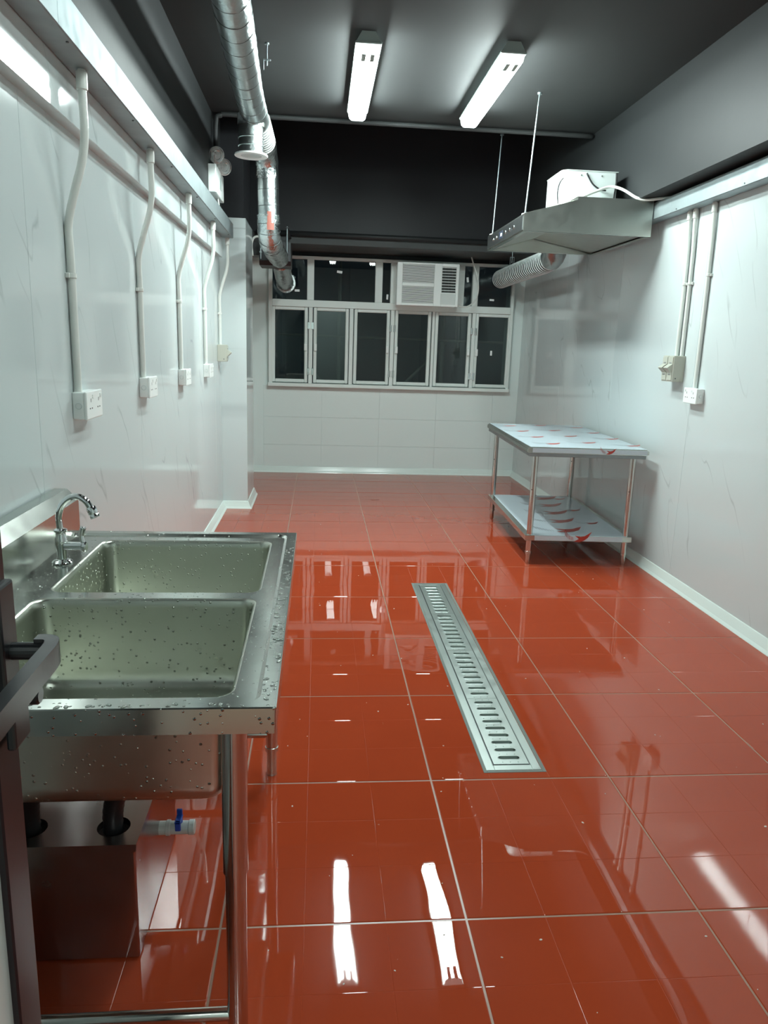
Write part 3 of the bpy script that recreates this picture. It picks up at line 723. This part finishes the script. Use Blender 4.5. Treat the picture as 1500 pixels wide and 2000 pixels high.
for yy in (5.02, 5.13, 5.24, 5.50, 5.60):
    b = new(); cyl(b, (HX0-.008, yy, 2.155), .012, .006, 'x', 16, 0, .001); obj('button', b, M_CHROME, cp)
b = new(); box(b, (HX0-.0075, 5.32, 2.13), (HX0-.005, 5.42, 2.18), .001); obj('display', b, mat('display_black', (.05, .06, .09), .08), cp)
b = new(); box(b, (HX0-.008, 5.335, 2.145), (HX0-.0073, 5.375, 2.165)); obj('display_sign', b, M_STICK, cp)
b = new(); prism(b, [(HX0-.012, 2.200), (HX0+.02, 2.209), (HX0+.02, 2.213), (HX0-.012, 2.206)], 'y', HY0+.0, HY0+.03); obj('hanging_lug', b, M_WHITE, hd)
b = new(); prism(b, [(HX0-.012, 2.200), (HX0+.02, 2.209), (HX0+.02, 2.213), (HX0-.012, 2.206)], 'y', HY1-.12, HY1-.09); obj('hanging_lug', b, M_WHITE, hd)
# fan motor case on top
FX0, FX1, FY, FYe, FZ = 1.545, 1.905, 5.0, 5.34, 2.514
b = new(); r = .05; pl_ = [(FX1, FY), (FX1, FYe), (FX0, FYe), (FX0, FY+r)]+[(FX0+r-r*math.cos(a), FY+r-r*math.sin(a)) for a in [PI/2*i/6 for i in range(1, 7)]]
prism(b, pl_, 'z', 2.300, FZ); fc = obj('fan_case', b, M_FANW, hd, True, 30)
b = new(); prism(b, [(u+(.004 if u > 1.7 else -.004), v+(.004 if v > 5.1 else -.004)) for u, v in pl_], 'z', FZ, FZ+.004); obj('fan_lid', b, M_FANW, fc)
b = new(); sweep(b, spline([(1.70, 4.995, 2.50), (1.705, 4.99, 2.485), (1.74, 4.985, 2.435), (1.79, 4.985, 2.405), (1.83, 4.985, 2.40)], 6), .005, 8); obj('black_lead', b, M_RUBBER, fc, True)
b = new(); sweep(b, spline([(1.556, 5.02, 2.47), (1.540, 5.05, 2.44), (1.538, 5.07, 2.38), (1.545, 5.06, 2.32)], 6), .004, 8); obj('black_lead', b, M_RUBBER, fc, True)
for x in (1.665, 1.80): 
    b = new(); sphere(b, (x, 4.999, 2.488), .006, u=10, v=6); obj('screw', b, M_CHROME, fc)
b = new(); box(b, (1.592, 4.9985, 2.465), (1.632, 5.001, 2.498)); obj('rating_label', b, M_STICK, fc)
b = new(); sweep(b, [Vector((1.895, 4.994, 2.51)), Vector((1.897, 4.992, 2.45)), Vector((1.888, 4.992, 2.32))], .006, 8); obj('grey_lead', b, M_REVEAL, fc)
rel(hd)
b = new(); sweep(b, spline([(2.135, 4.66, 2.3145), (2.08, 4.70, 2.3145), (2.02, 4.76, 2.3145), (1.965, 4.80, 2.330), (1.915, 4.88, 2.385), (1.875, 4.93, 2.412), (1.83, 4.955, 2.415), (1.74, 4.95, 2.38), (1.64, 4.93, 2.335), (1.56, 4.93, 2.312)], 6), .009, 10)
tag(obj('flexible_conduit', b, M_CONDUIT, smooth=True), 'white flexible conduit arching from the right trunking over the range hood', 'conduit')
for nm, x0, y0, x1, y1 in (('thin threaded hanger rod at the near corner of the range hood', 1.262, 4.805, 1.335, 4.93), ('thin threaded hanger rod at the far corner of the range hood', 1.262, 5.695, 1.325, 5.86)):
    rd = thing('hanger_rod', nm, 'rod', (x0, y0, 2.205), 'hood hanger rods')
    b = new(); sweep(b, [Vector((x0, y0, 2.206)), Vector((x1, y1, CEIL))], .0045, 8); obj('rod', b, M_GALV, rd)
    b = new(); cyl(b, (x1, y1, CEIL-.005), .014, .010, 'z', 14); obj('ceiling_anchor', b, M_GALV, rd)
    rel(rd)
# ribbed duct from hood to window
q = thing('ribbed_duct', 'ribbed silver exhaust duct from the range hood to the window corner', 'duct', (1.9, 7.0, 2.0))
path = spline([(1.80, 5.90, 2.32), (1.83, 6.00, 2.22), (1.87, 6.12, 2.14), (1.893, 6.35, 2.113), (1.905, 6.9, 2.112), (1.895, 7.5, 2.105), (1.885, 8.02, 2.095)], 10)
i0 = 24
b = new(); sweep(b, resample(path[i0:], .0155), lambda i, n: .0895-.0085*math.sin(PI*(i % 4)/4), 28, True, jitter=.02); obj('sleeve', b, M_SLEEVE, q, True)
ribs(path[i0:], .062, .0905, M_RIB, q, 'wire_rib', .004)
b = new(); sweep(b, resample(path[:i0+4], .02), .0915, 28, False, jitter=.05); obj('elbow', b, M_FOIL, q, True)
b = new(); box(b, (1.70, 5.80, 2.24), (1.90, 5.92, 2.40), .004); obj('outlet_box', b, M_FANW, q)
rel(q)
hh = thing('duct_hanger', 'thin wire hanger holding the ribbed exhaust duct near the window', 'hanger', (1.845, 7.388, 2.40))
b = new(); cyl(b, (1.845, 7.388, 2.30), .004, .21, 'z', 8); obj('rod', b, M_GALV, hh)
b = new(); box(b, (1.825, 7.380, 2.245), (1.865, 7.396, 2.252), .001); box(b, (1.825, 7.380, 2.18), (1.829, 7.396, 2.25), .001); box(b, (1.861, 7.380, 2.18), (1.865, 7.396, 2.25), .001); obj('bracket', b, M_GALV, hh)
rel(hh)

# ------------------------------------------------------------------ steel table with film
tb = thing('work_table', 'stainless steel work table with undershelf and printed protective film by the right wall', 'table', (1.32, 4.55, 0))
tb.rotation_euler = (0, 0, math.radians(-2.5))
TW, TL, TZ = .78, 1.45, .785
def tobj(name, b, m, parent=tb, **kw): return obj(name, b, m, parent, **kw)
b = new(); prism(b, [(.0, TZ-.014), (.012, TZ), (TW-.012, TZ), (TW, TZ-.014), (TW, TZ-.034), (TW-.008, TZ-.040), (.008, TZ-.040), (0, TZ-.034)], 'y', .012, TL-.012)
prism(b, [(.0, TZ-.014), (.012, TZ-.004), (TW-.012, TZ-.004), (TW, TZ-.014), (TW, TZ-.034), (0, TZ-.034)], 'y', 0, TL)
top = tobj('tabletop', b, M_STEEL)
b = new(); box(b, (.012, .012, TZ-.062), (TW-.012, TL-.012, TZ-.038), .002); tobj('under_frame', b, M_GALV)
b = new(); box(b, (.018, .004, TZ-.0005), (TW-.014, TL-.014, TZ+.0012)); box(b, (.03, -.0012, TZ-.034), (TW-.012, .003, TZ-.006)); fl = tobj('protective_film', b, M_FILM)
def shelf():
    b = new(); box(b, (.035, .045, .163), (TW-.035, TL-.045, .199), .002); s = tobj('undershelf', b, M_STEEL)
    b = new(); box(b, (.075, .052, .1985), (TW-.065, TL-.055, .2004)); box(b, (.098, .0435, .166), (TW-.098, .0455, .1975)); f2 = tobj('protective_film', b, M_FILM)
    return f2, s
f2, shf = shelf()
def mark(bm_r, bm_k, x, y, z, s, vertical=False):
    """one printed motif: swept red arrowhead with a comb of bars trailing to its left"""
    def P(u, v): return (x+u*s, y, z+v*s) if vertical else (x+u*s, y+v*s, z)
    pts = [(0, -.05), (.35, -.10), (.64, .04), (.86, .26), (1.08, .75), (.66, .40), (.40, .34), (.02, .42), (.30, .16)]
    if vertical: pts = [(u, v*.8) for u, v in pts]
    tri = [(0, 1, 8), (1, 2, 5), (2, 3, 5), (3, 4, 5), (1, 5, 6), (1, 6, 8), (8, 6, 7)]
    for t3 in tri: bm_r.faces.new([bm_r.verts.new(P(*pts[i])) for i in t3])
    for k in range(7):
        u = -.05-.085*k; hgt = .22+.03*k; v0 = .02+.016*k*k*.5
        quad(bm_k, [P(u, v0), P(u-.03, v0+.005), P(u-.07, v0+hgt), P(u-.04, v0+hgt)])
def marks(spots, z, parent, vert=()):
    for x, y, s, zz, vv in [(x, y, s, z, False) for x, y, s in spots]+[(x, vert_y, s, zz, True) for x, zz, s in vert]:
        br, bk = new(), new(); mark(br, bk, x, y, zz, s, vv)
        bmesh.ops.remove_doubles(br, verts=br.verts[:], dist=1e-6)
        tobj('printed_arrow', br, M_RED, parent); o = tobj('printed_bars', bk, M_RED if vv else M_PRINT, parent); o['kind'] = 'stuff'
top_spots = []
for r_ in range(4):
    for c_ in range(3):
        top_spots.append((.15+.27*c_-.02*r_, .16+.36*r_+.10*(c_ % 2), .115))
vert_y = -.0016
marks(top_spots, TZ+.0016, fl, [(.50, TZ-.031, .06)])
vert_y = .0430
marks([(.27+.03*k, .16+.27*k, .20) for k in range(5)]+[(.55, .40+.42*k, .10) for k in range(3)], .2010, f2, [(.36, .1685, .105)])
for x in (.07, TW-.07):
    for y in (.075, TL-.075):
        b = new(); cyl(b, (x, y, .40), .0195, .66, 'z', 20); lg = tobj('leg', b, M_TUBE, smooth=True, auto=40)
        b = new(); lathe(b, [(.0195, .070), (.0215, .070), (.0215, .084), (.0195, .086)], Matrix.Translation((x, y, 0)), 20); lathe(b, [(0, .0005), (.013, .0005), (.0155, .012), (.0155, .072), (0, .072)], Matrix.Translation((x, y, 0)), 20); tobj('foot', b, M_STEEL, lg, smooth=True, auto=40)
        b = new(); cyl(b, (x-.012, y-.0165, .50), .0035, .004, 'y', 8); tobj('bolt_hole', b, M_REVEAL, lg)
        b = new(); box(b, (x-.024, y-.024, .166), (x+.024, y+.024, .197), .006); tobj('shelf_bracket', b, M_STEEL, shf)

# ------------------------------------------------------------------ linear floor drain
dn = thing('floor_drain', 'long stainless linear drain with slotted covers set in the red floor', 'drain', (.67, 3.185, 0))
x0, x1, y0, y1 = DR
b = new(); w = .029
def ring(bm, xa, xb, ya, yb, w, z0, z1, bev=.0):
    for a, c in (((xa, ya, z0), (xa+w, yb, z1)), ((xb-w, ya, z0), (xb, yb, z1)), ((xa+w, ya, z0), (xb-w, ya+w, z1)), ((xa+w, yb-w, z0), (xb-w, yb, z1))): box(bm, a, c, bev)
ring(b, x0, x1, y0, y1, .030, -.002, .0022, .0015); fr = obj('frame', b, M_DRAIN, dn)
b = new(); ring(b, x0+.030, x1-.030, y0+.030, y1-.030, .0025, -.02, .0012); obj('inner_lip', b, M_DARKWIRE, dn)
b = new(); ring(b, x0-.010, x1+.014, y0-.012, y1+.010, .0125, -.003, .0012, .0008); obj('cement_edge', b, mat('wet_cement', (.20, .23, .21), .25), dn)
b = new(); box(b, (x0+.006, y0+.006, -.105), (x1-.006, y1-.006, -.102)); ring(b, x0+.006, x1-.006, y0+.006, y1-.006, .004, -.105, -.003); obj('channel', b, M_SLOT, dn)
def cover(ya, yb):
    bm = new(); xa, xb = x0+.034, x1-.034; n = 9; L_ = yb-ya
    sw = .036; sh = .0085; xc = (xa+xb)/2; zt = .0030
    def stadium(yc, k=6, off=0.):
        pts = []
        for s, a0 in ((1, -PI/2), (-1, PI/2)):
            for i in range(k+1):
                a = a0+PI*i/k; pts.append((xc+s*(sw-sh)+(sh+off)*math.cos(a), yc+(sh+off)*math.sin(a)))
        return pts
    es = []
    def loop(pts, z):
        vs = [bm.verts.new((u, v, z)) for u, v in pts]
        return vs, [bm.edges.new((vs[i], vs[(i+1) % len(vs)])) for i in range(len(vs))]
    vs, e_ = loop([(xa, ya), (xb, ya), (xb, yb), (xa, yb)], zt); es += e_; outer = vs
    rims = []
    for k in range(n):
        yc = ya+L_*(k+.75)/(n+.5); v2, e2 = loop(stadium(yc, 6, .0035), zt); es += e2; rims.append((yc, v2))
    bmesh.ops.triangle_fill(bm, use_beauty=True, use_dissolve=False, edges=es)
    for f in [f for f in bm.faces if any(abs(f.calc_center_median().y-yc) < sh*.95 and abs(f.calc_center_median().x-xc) < sw-.002 for yc, _ in rims)]:
        if all(any(v in set(r[1]) for r in rims) for v in f.verts): 
            cyv = f.calc_center_median().y
            bm.faces.remove(f)
    for yc, rim in rims:
        up = [bm.verts.new((u, v, zt+.0018)) for u, v in stadium(yc, 6, .001)]; dn_ = [bm.verts.new((u, v, zt-.012)) for u, v in stadium(yc, 6, -.001)]
        for A, B in ((rim, up), (up, dn_)):
            for i in range(len(A)): bm.faces.new([A[i], A[(i+1) % len(A)], B[(i+1) % len(A)], B[i]])
    lo = [bm.verts.new((v.co.x, v.co.y, -.006)) for v in outer]
    for i in range(4): bm.faces.new([outer[i], outer[(i+1) % 4], lo[(i+1) % 4], lo[i]])
    c = obj('cover', bm, M_DRAIN, dn)
    bp = new()
    for k in range(n+1):
        yy = ya+L_*(k+.25)/(n+.5)
        for dx in (-.027, 0, .027):
            t2 = bmesh.new(); bmesh.ops.create_uvsphere(t2, u_segments=8, v_segments=5, radius=.0028, matrix=Matrix.Translation((xc+dx, yy, zt)) @ Matrix.Diagonal((1, 1, .6, 1))); merge(bp, t2)
    o = obj('studs', bp, M_DRAIN, c, True); o['kind'] = 'stuff'
ln = (y1-y0-.068)/4
for k in range(4): cover(y0+.034+ln*k+.0008, y0+.034+ln*(k+1)-.0008)
rel(dn)

# ------------------------------------------------------------------ double bowl sink
sk = thing('sink', 'stainless steel double bowl sink unit against the left wall', 'sink', (-.4, 1.68, 0))
SX0, SX1, SY0, SY1, SZ = -.786, -.062, 1.113, 2.257, .800
BOWLS = [(-.620, -.136, 1.702, 2.168), (-.632, -.140, 1.166, 1.655)]
def rrect(x0, x1, y0, y1, r, k=6):
    out = []
    for cx, cy, a0 in ((x1-r, y1-r, 0), (x0+r, y1-r, PI/2), (x0+r, y0+r, PI), (x1-r, y0+r, 1.5*PI)):
        for i in range(k+1):
            a = a0+PI/2*i/k; out.append((cx+r*math.cos(a), cy+r*math.sin(a)))
    return out
bm = new(); es = []; DZ = SZ-.006
def lp(pts, z):
    vs = [bm.verts.new((u, v, z)) for u, v in pts]
    return vs, [bm.edges.new((vs[i], vs[(i+1) % len(vs)])) for i in range(len(vs))]
inner, e_ = lp(rrect(-.716, SX1-.036, SY0+.028, SY1-.036, .022), DZ); es += e_
holes = []
for x0, x1, y0, y1 in BOWLS:
    v2, e2 = lp(rrect(x0-.004, x1+.004, y0-.004, y1+.004, .034), DZ); es += e2; holes.append(v2)
bmesh.ops.triangle_fill(bm, use_beauty=True, use_dissolve=False, edges=es)
hs = [set(h_) for h_ in holes]
for f in bm.faces[:]:
    if any(all(v in h_ for v in f.verts) for h_ in hs): bm.faces.remove(f)
m1, _ = lp(rrect(-.722, SX1-.028, SY0+.020, SY1-.028, .026), SZ)
m2, _ = lp(rrect(-.722, SX1-.002, SY0+.002, SY1-.002, .004), SZ)
m3, _ = lp(rrect(-.722, SX1, SY0, SY1, .004), SZ-.002)
m4, _ = lp(rrect(-.722, SX1, SY0, SY1, .004), SZ-.0465)
m5, _ = lp(rrect(-.722, SX1-.012, SY0+.012, SY1-.012, .004), SZ-.0475)
for A, B in ((inner, m1), (m1, m2), (m2, m3), (m3, m4), (m4, m5)):
    for i in range(len(A)): bm.faces.new([A[i], A[(i+1) % len(A)], B[(i+1) % len(A)], B[i]])
obj('sink_top', bm, M_STEEL_WET, sk, True, 25)
for bx0, bx1, by0, by1 in BOWLS:
    bm = new(); rings = []
    spec = [(-.004, DZ, .034), (-.001, DZ-.001, .033), (.003, DZ-.006, .031), (.005, DZ-.02, .03), (.008, .62, .03), (.011, .600, .032), (.020, .588, .036), (.036, .583, .04)]
    for off, z, r in spec:
        rings.append([bm.verts.new((u, v, z)) for u, v in rrect(bx0+off, bx1-off, by0+off, by1-off, r)])
    cx, cy = (bx0+bx1)/2, (by0+by1)/2; n = len(rings[0])
    rings.append([bm.verts.new((cx+.045*math.cos(math.atan2(v.co.y-cy, v.co.x-cx)), cy+.045*math.sin(math.atan2(v.co.y-cy, v.co.x-cx)), .579)) for v in rings[-1]])
    for A, B in zip(rings, rings[1:]):
        for i in range(n): bm.faces.new([A[i], A[(i+1) % n], B[(i+1) % n], B[i]])
    bw = obj('bowl', bm, M_BOWL, sk, True, 50)
    b = new(); lathe(b, [(.047, .5795), (.044, .582), (.034, .578), (.030, .572), (0, .572)], Matrix.Translation((cx, cy, 0)), 24); obj('strainer', b, M_CHROME, bw, True, 40)
# backsplash with a returned top
b = new(); prism(b, [(-.724, DZ-.002), (-.716, DZ-.002), (-.716, .898), (-.748, .930), (-.784, .930), (-.784, .924), (-.750, .924), (-.724, .896)], 'y', SY0+.002, SY1-.004)
obj('backsplash', b, M_STEEL, sk)
b = new(); prism(b, [(-.784, .755), (-.718, .755), (-.718, .897), (-.749, .928), (-.784, .928)], 'y', SY1-.008, SY1-.004); obj('backsplash_end', b, M_STEEL, sk)
for x in (-.137, -.700):
    for y in (1.172, 2.200):
        b = new(); cyl(b, (x, y, .42), .019, .66, 'z', 20); lg = obj('leg', b, M_TUBE, sk, True, 40)
        b = new(); lathe(b, [(.019, .085), (.0215, .085), (.0215, .098), (.019, .1)], Matrix.Translation((x, y, 0)), 20); lathe(b, [(0, .0005), (.018, .0005), (.016, .01), (.0155, .09), (0, .09)], Matrix.Translation((x, y, 0)), 20); obj('foot', b, M_STEEL, lg, True, 40)
b = new(); cyl(b, (-.137, 1.172, .595), .0225, .285, 'z', 20); obj('leg_sleeve', b, M_TUBE, sk, True, 40)
for y in (1.172, 2.200):
    b = new(); cyl(b, (-.4185, y, .142), .0125, .545, 'x', 14); obj('stretcher', b, M_TUBE, sk, True, 40)
for x in (-.137, -.700):
    b = new(); cyl(b, (x, 1.686, .142), .0125, 1.0, 'y', 14); 
    if x < -.5: obj('stretcher', b, M_TUBE, sk, True, 40)
    else: b.free()
rel(sk)

def faucet(y, label):
    t = thing('faucet', label, 'faucet', (-.665, y, DZ), 'chrome faucets on the sink'); z0 = DZ
    b = new(); lathe(b, [(0, z0), (.025, z0), (.026, z0+.004), (.021, z0+.009), (.013, z0+.012), (.0125, z0+.03), (.0155, z0+.05), (.0155, z0+.068), (.0125, z0+.074), (.0125, z0+.083), (.017, z0+.086), (.017, z0+.090), (.010, z0+.094), (0, z0+.094)], Matrix.Translation((-.665, y, 0)), 24); obj('body', b, M_CHROME, t, True, 50)
    b = new(); sp_ = spline([(-.665, y, z0+.088), (-.667, y, z0+.125), (-.657, y, z0+.155), (-.636, y, z0+.175), (-.614, y, z0+.178), (-.594, y-.004, z0+.166), (-.582, y-.006, z0+.146)], 6)
    sweep(b, sp_, .0085, 14); s = obj('spout', b, M_CHROME, t, True)
    dv = Vector((.45, -.2, -.87)).normalized(); mt = Matrix.Translation((-.583, y-.006, z0+.150)) @ dv.to_track_quat('Z', 'Y').to_matrix().to_4x4()
    b = new(); lathe(b, [(0, -.002), (.0115, -.002), (.0125, .002), (.0125, .016), (.011, .018), (.0125, .020), (.0125, .027), (0, .027)], mt, 20); obj('aerator', b, M_CHROME, s, True, 40)
    b = new(); cyl(b, (-.632, y-.006, z0+.048), .0105, .048, 'x', 18, 0, .002); obj('valve_barrel', b, M_CHROME, t, True, 40)
    b = new(); cyl(b, (-.605, y-.006, z0+.046), .0145, .012, 'x', 18, 0, .003); k = obj('handle_hub', b, M_CHROME, t, True, 40)
    b = new(); sweep(b, spline([(-.606, y-.006, z0+.05), (-.612, y-.002, z0+.075), (-.607, y, z0+.098)], 4), lambda i, n: .0055+.003*i/n, 10); obj('lever', b, M_CHROME, k, True)
    rel(t)
faucet(1.935, 'chrome gooseneck faucet standing over the far sink bowl')
faucet(1.335, 'chrome faucet at the near sink bowl, mostly hidden by the door')

# grease trap under the sink with its hoses and valve
gt = thing('grease_trap', 'stainless steel grease trap box standing under the sink', 'grease trap', (-.55, 1.68, 0))
b = new(); box(b, (-.695, 1.46, .002), (-.388, 1.90, .285), .004); obj('tank', b, M_TRAP, gt)
b = new()
bm = new(); es = []
o_, e_ = lp([(-.700, 1.452), (-.383, 1.452), (-.383, 1.906), (-.700, 1.906)], .302); es += e_
hl = []
for cx in (-.628, -.447):
    v2, e2 = lp([(cx+.036*math.cos(2*PI*i/24), 1.517+.036*math.sin(2*PI*i/24)) for i in range(24)], .302); es += e2; hl.append(v2)
bmesh.ops.triangle_fill(bm, use_beauty=True, use_dissolve=False, edges=es)
for f in bm.faces[:]:
    if any(all(v in set(h_) for v in f.verts) for h_ in hl): bm.faces.remove(f)
low = [bm.verts.new((v.co.x, v.co.y, .284)) for v in o_]
for i in range(4): bm.faces.new([o_[i], o_[(i+1) % 4], low[(i+1) % 4], low[i]])
for h_ in hl:
    d_ = [bm.verts.new((v.co.x, v.co.y, .286)) for v in h_]
    for i in range(24): bm.faces.new([h_[i], h_[(i+1) % 24], d_[(i+1) % 24], d_[i]])
b.free(); lid = obj('lid', bm, M_TRAP, gt)
for cx in (-.628, -.447):
    b = new(); lathe(b, [(0, .2862), (.0355, .2862)], Matrix.Translation((cx, 1.517, 0)), 24); obj('inlet_hole', b, M_REVEAL, lid)
b = new(); cyl(b, (-.380, 1.70, .165), .017, .02, 'x', 18); obj('outlet_stub', b, M_VALVE, gt)
rel(gt)
for cx, bx, by, lb in ((-.628, -.600, 1.41, 'black drain hose at the left hole of the grease trap'), (-.447, -.400, 1.41, 'black drain hose at the right hole of the grease trap')):
    b = new(); sweep(b, resample(spline([(cx, 1.517, .288), (cx, 1.517, .34), (cx*.6+bx*.4, 1.50, .42), (bx, 1.44, .52), (bx, by, .572)], 6), .008), lambda i, n: .021+.002*(i % 2), 16)
    tag(obj('drain_hose', b, M_RUBBER, smooth=True), lb, 'hose', 'black drain hoses under the sink')
v = thing('ball_valve', 'grey plastic ball valve with a blue lever on the grease trap', 'valve', (-.34, 1.70, .165))
b = new(); cyl(b, (-.338, 1.70, .165), .0165, .062, 'x', 20, 0, .002); cyl(b, (-.366, 1.70, .165), .0195, .012, 'x', 20, 0, .002); cyl(b, (-.308, 1.70, .165), .0185, .016, 'x', 20, 0, .002); obj('valve_body', b, M_VALVE, v, True, 40)
b = new(); cyl(b, (-.338, 1.70, .187), .008, .014, 'z', 14); box(b, (-.346, 1.672, .192), (-.330, 1.708, .199), .002); box(b, (-.345, 1.672, .172), (-.331, 1.680, .199), .002); box(b, (-.345, 1.70, .192), (-.331, 1.708, .215), .002); obj('lever', b, M_BLUE, v)
rel(v)

# ------------------------------------------------------------------ door leaf standing open at the left edge
dr_ = bpy.data.objects.new('door_1', None); C.objects.link(dr_); dr_['kind'] = 'structure'
DX0, DX1 = -.352, -.316
b = new(); box(b, (DX0, .700, .008), (DX1, .752, 2.06), .002); st = obj('stile', b, M_DOOR, dr_)
b = new(); box(b, (DX0, -.22, .008), (DX1, -.16, 2.06), .002); obj('stile', b, M_DOOR, dr_)
b = new(); box(b, (DX0, -.16, 1.99), (DX1, .70, 2.06), .002); obj('rail', b, M_DOOR, dr_)
b = new(); box(b, (DX0, -.16, .008), (DX1, .70, .09), .002); obj('rail', b, M_DOOR, dr_)
b = new(); box(b, (DX0+.012, -.16, .09), (DX1-.008, .70, 1.99)); obj('door_panel', b, M_DOORP, dr_)
b = new(); box(b, (DX1-.002, .715, .985), (DX1+.008, .752, 1.135), .003, 2); es_ = obj('escutcheon', b, M_BLACKPL, dr_)
b = new(); box(b, (DX1+.004, .712, .962), (DX1+.014, .752, 1.018), .003, 2); obj('lock_case', b, M_BLACKPL, es_)
b = new(); cyl(b, (DX1+.022, .736, 1.062), .009, .04, 'x', 16)
hp = spline([(DX1+.030, .742, 1.063), (DX1+.044, .740, 1.063), (DX1+.050, .725, 1.063), (DX1+.050, .68, 1.062), (DX1+.050, .58, 1.060)], 6)
rr_ = []
for i, p in enumerate(hp):
    t_ = (hp[min(i+1, len(hp)-1)]-hp[max(i-1, 0)]).normalized(); s_ = t_.cross(Vector((0, 0, 1))).normalized()
    rr_.append([b.verts.new(p+s_*.007*sx+Vector((0, 0, .012*sz))) for sx, sz in ((-1, -1), (1, -1), (1, 1), (-1, 1))])
for A, B in zip(rr_, rr_[1:]):
    for k in range(4): b.faces.new([A[k], A[(k+1) % 4], B[(k+1) % 4], B[k]])
b.faces.new(rr_[0][::-1]); b.faces.new(rr_[-1]); obj('lever_handle', b, M_BLACKPL, es_)
b = new(); cyl(b, (DX1+.018, .738, 1.012), .010, .028, 'x', 14, 0, .002); obj('key_cylinder', b, M_BLACKPL, es_)
b = new(); box(b, (DX1-.001, .72, .545), (DX1+.006, .75, .562), .002); obj('flush_bolt', b, M_CHROME, st)

# ------------------------------------------------------------------ grit on the wet floor
bm = new()
for k in range(90):
    x = random.uniform(-.1, 1.9); y = 1.25+random.random()**1.6*4.5
    if DR[0]-.02 < x < DR[1]+.02 and DR[2] < y < DR[3]: continue
    s = random.uniform(.0012, .0038); t2 = bmesh.new()
    bmesh.ops.create_icosphere(t2, subdivisions=1, radius=s, matrix=Matrix.Translation((x, y, s*.25)) @ Matrix.Rotation(random.random()*3, 4, 'Z') @ Matrix.Diagonal((1.5, 1, .45, 1))); merge(bm, t2)
tag(obj('grit', bm, M_SPECK), 'pale specks of grit scattered over the wet red floor', 'grit', kind='stuff')
# water beads along the right rim and the front apron of the sink
bm = new()
for k in range(150):
    x = random.uniform(SX1-.032, SX1-.004) if k < 110 else random.uniform(SX0+.1, SX1-.05); y = SY0+.02+random.random()**.8*.95 if k < 110 else SY0+random.uniform(.006, .018)
    s_ = random.uniform(.0015, .0045); t2 = bmesh.new()
    bmesh.ops.create_icosphere(t2, subdivisions=2, radius=s_, matrix=Matrix.Translation((x, y, SZ)) @ Matrix.Rotation(random.random()*3, 4, 'Z') @ Matrix.Diagonal((1.5, 1, .5, 1)))
    bmesh.ops.delete(t2, geom=[v for v in t2.verts if v.co.z < SZ-.0002], context='VERTS'); merge(bm, t2)
tag(obj('water_drops', bm, M_WATER, smooth=True), 'clear water drops beaded along the steel rim of the sink', 'water', kind='stuff')
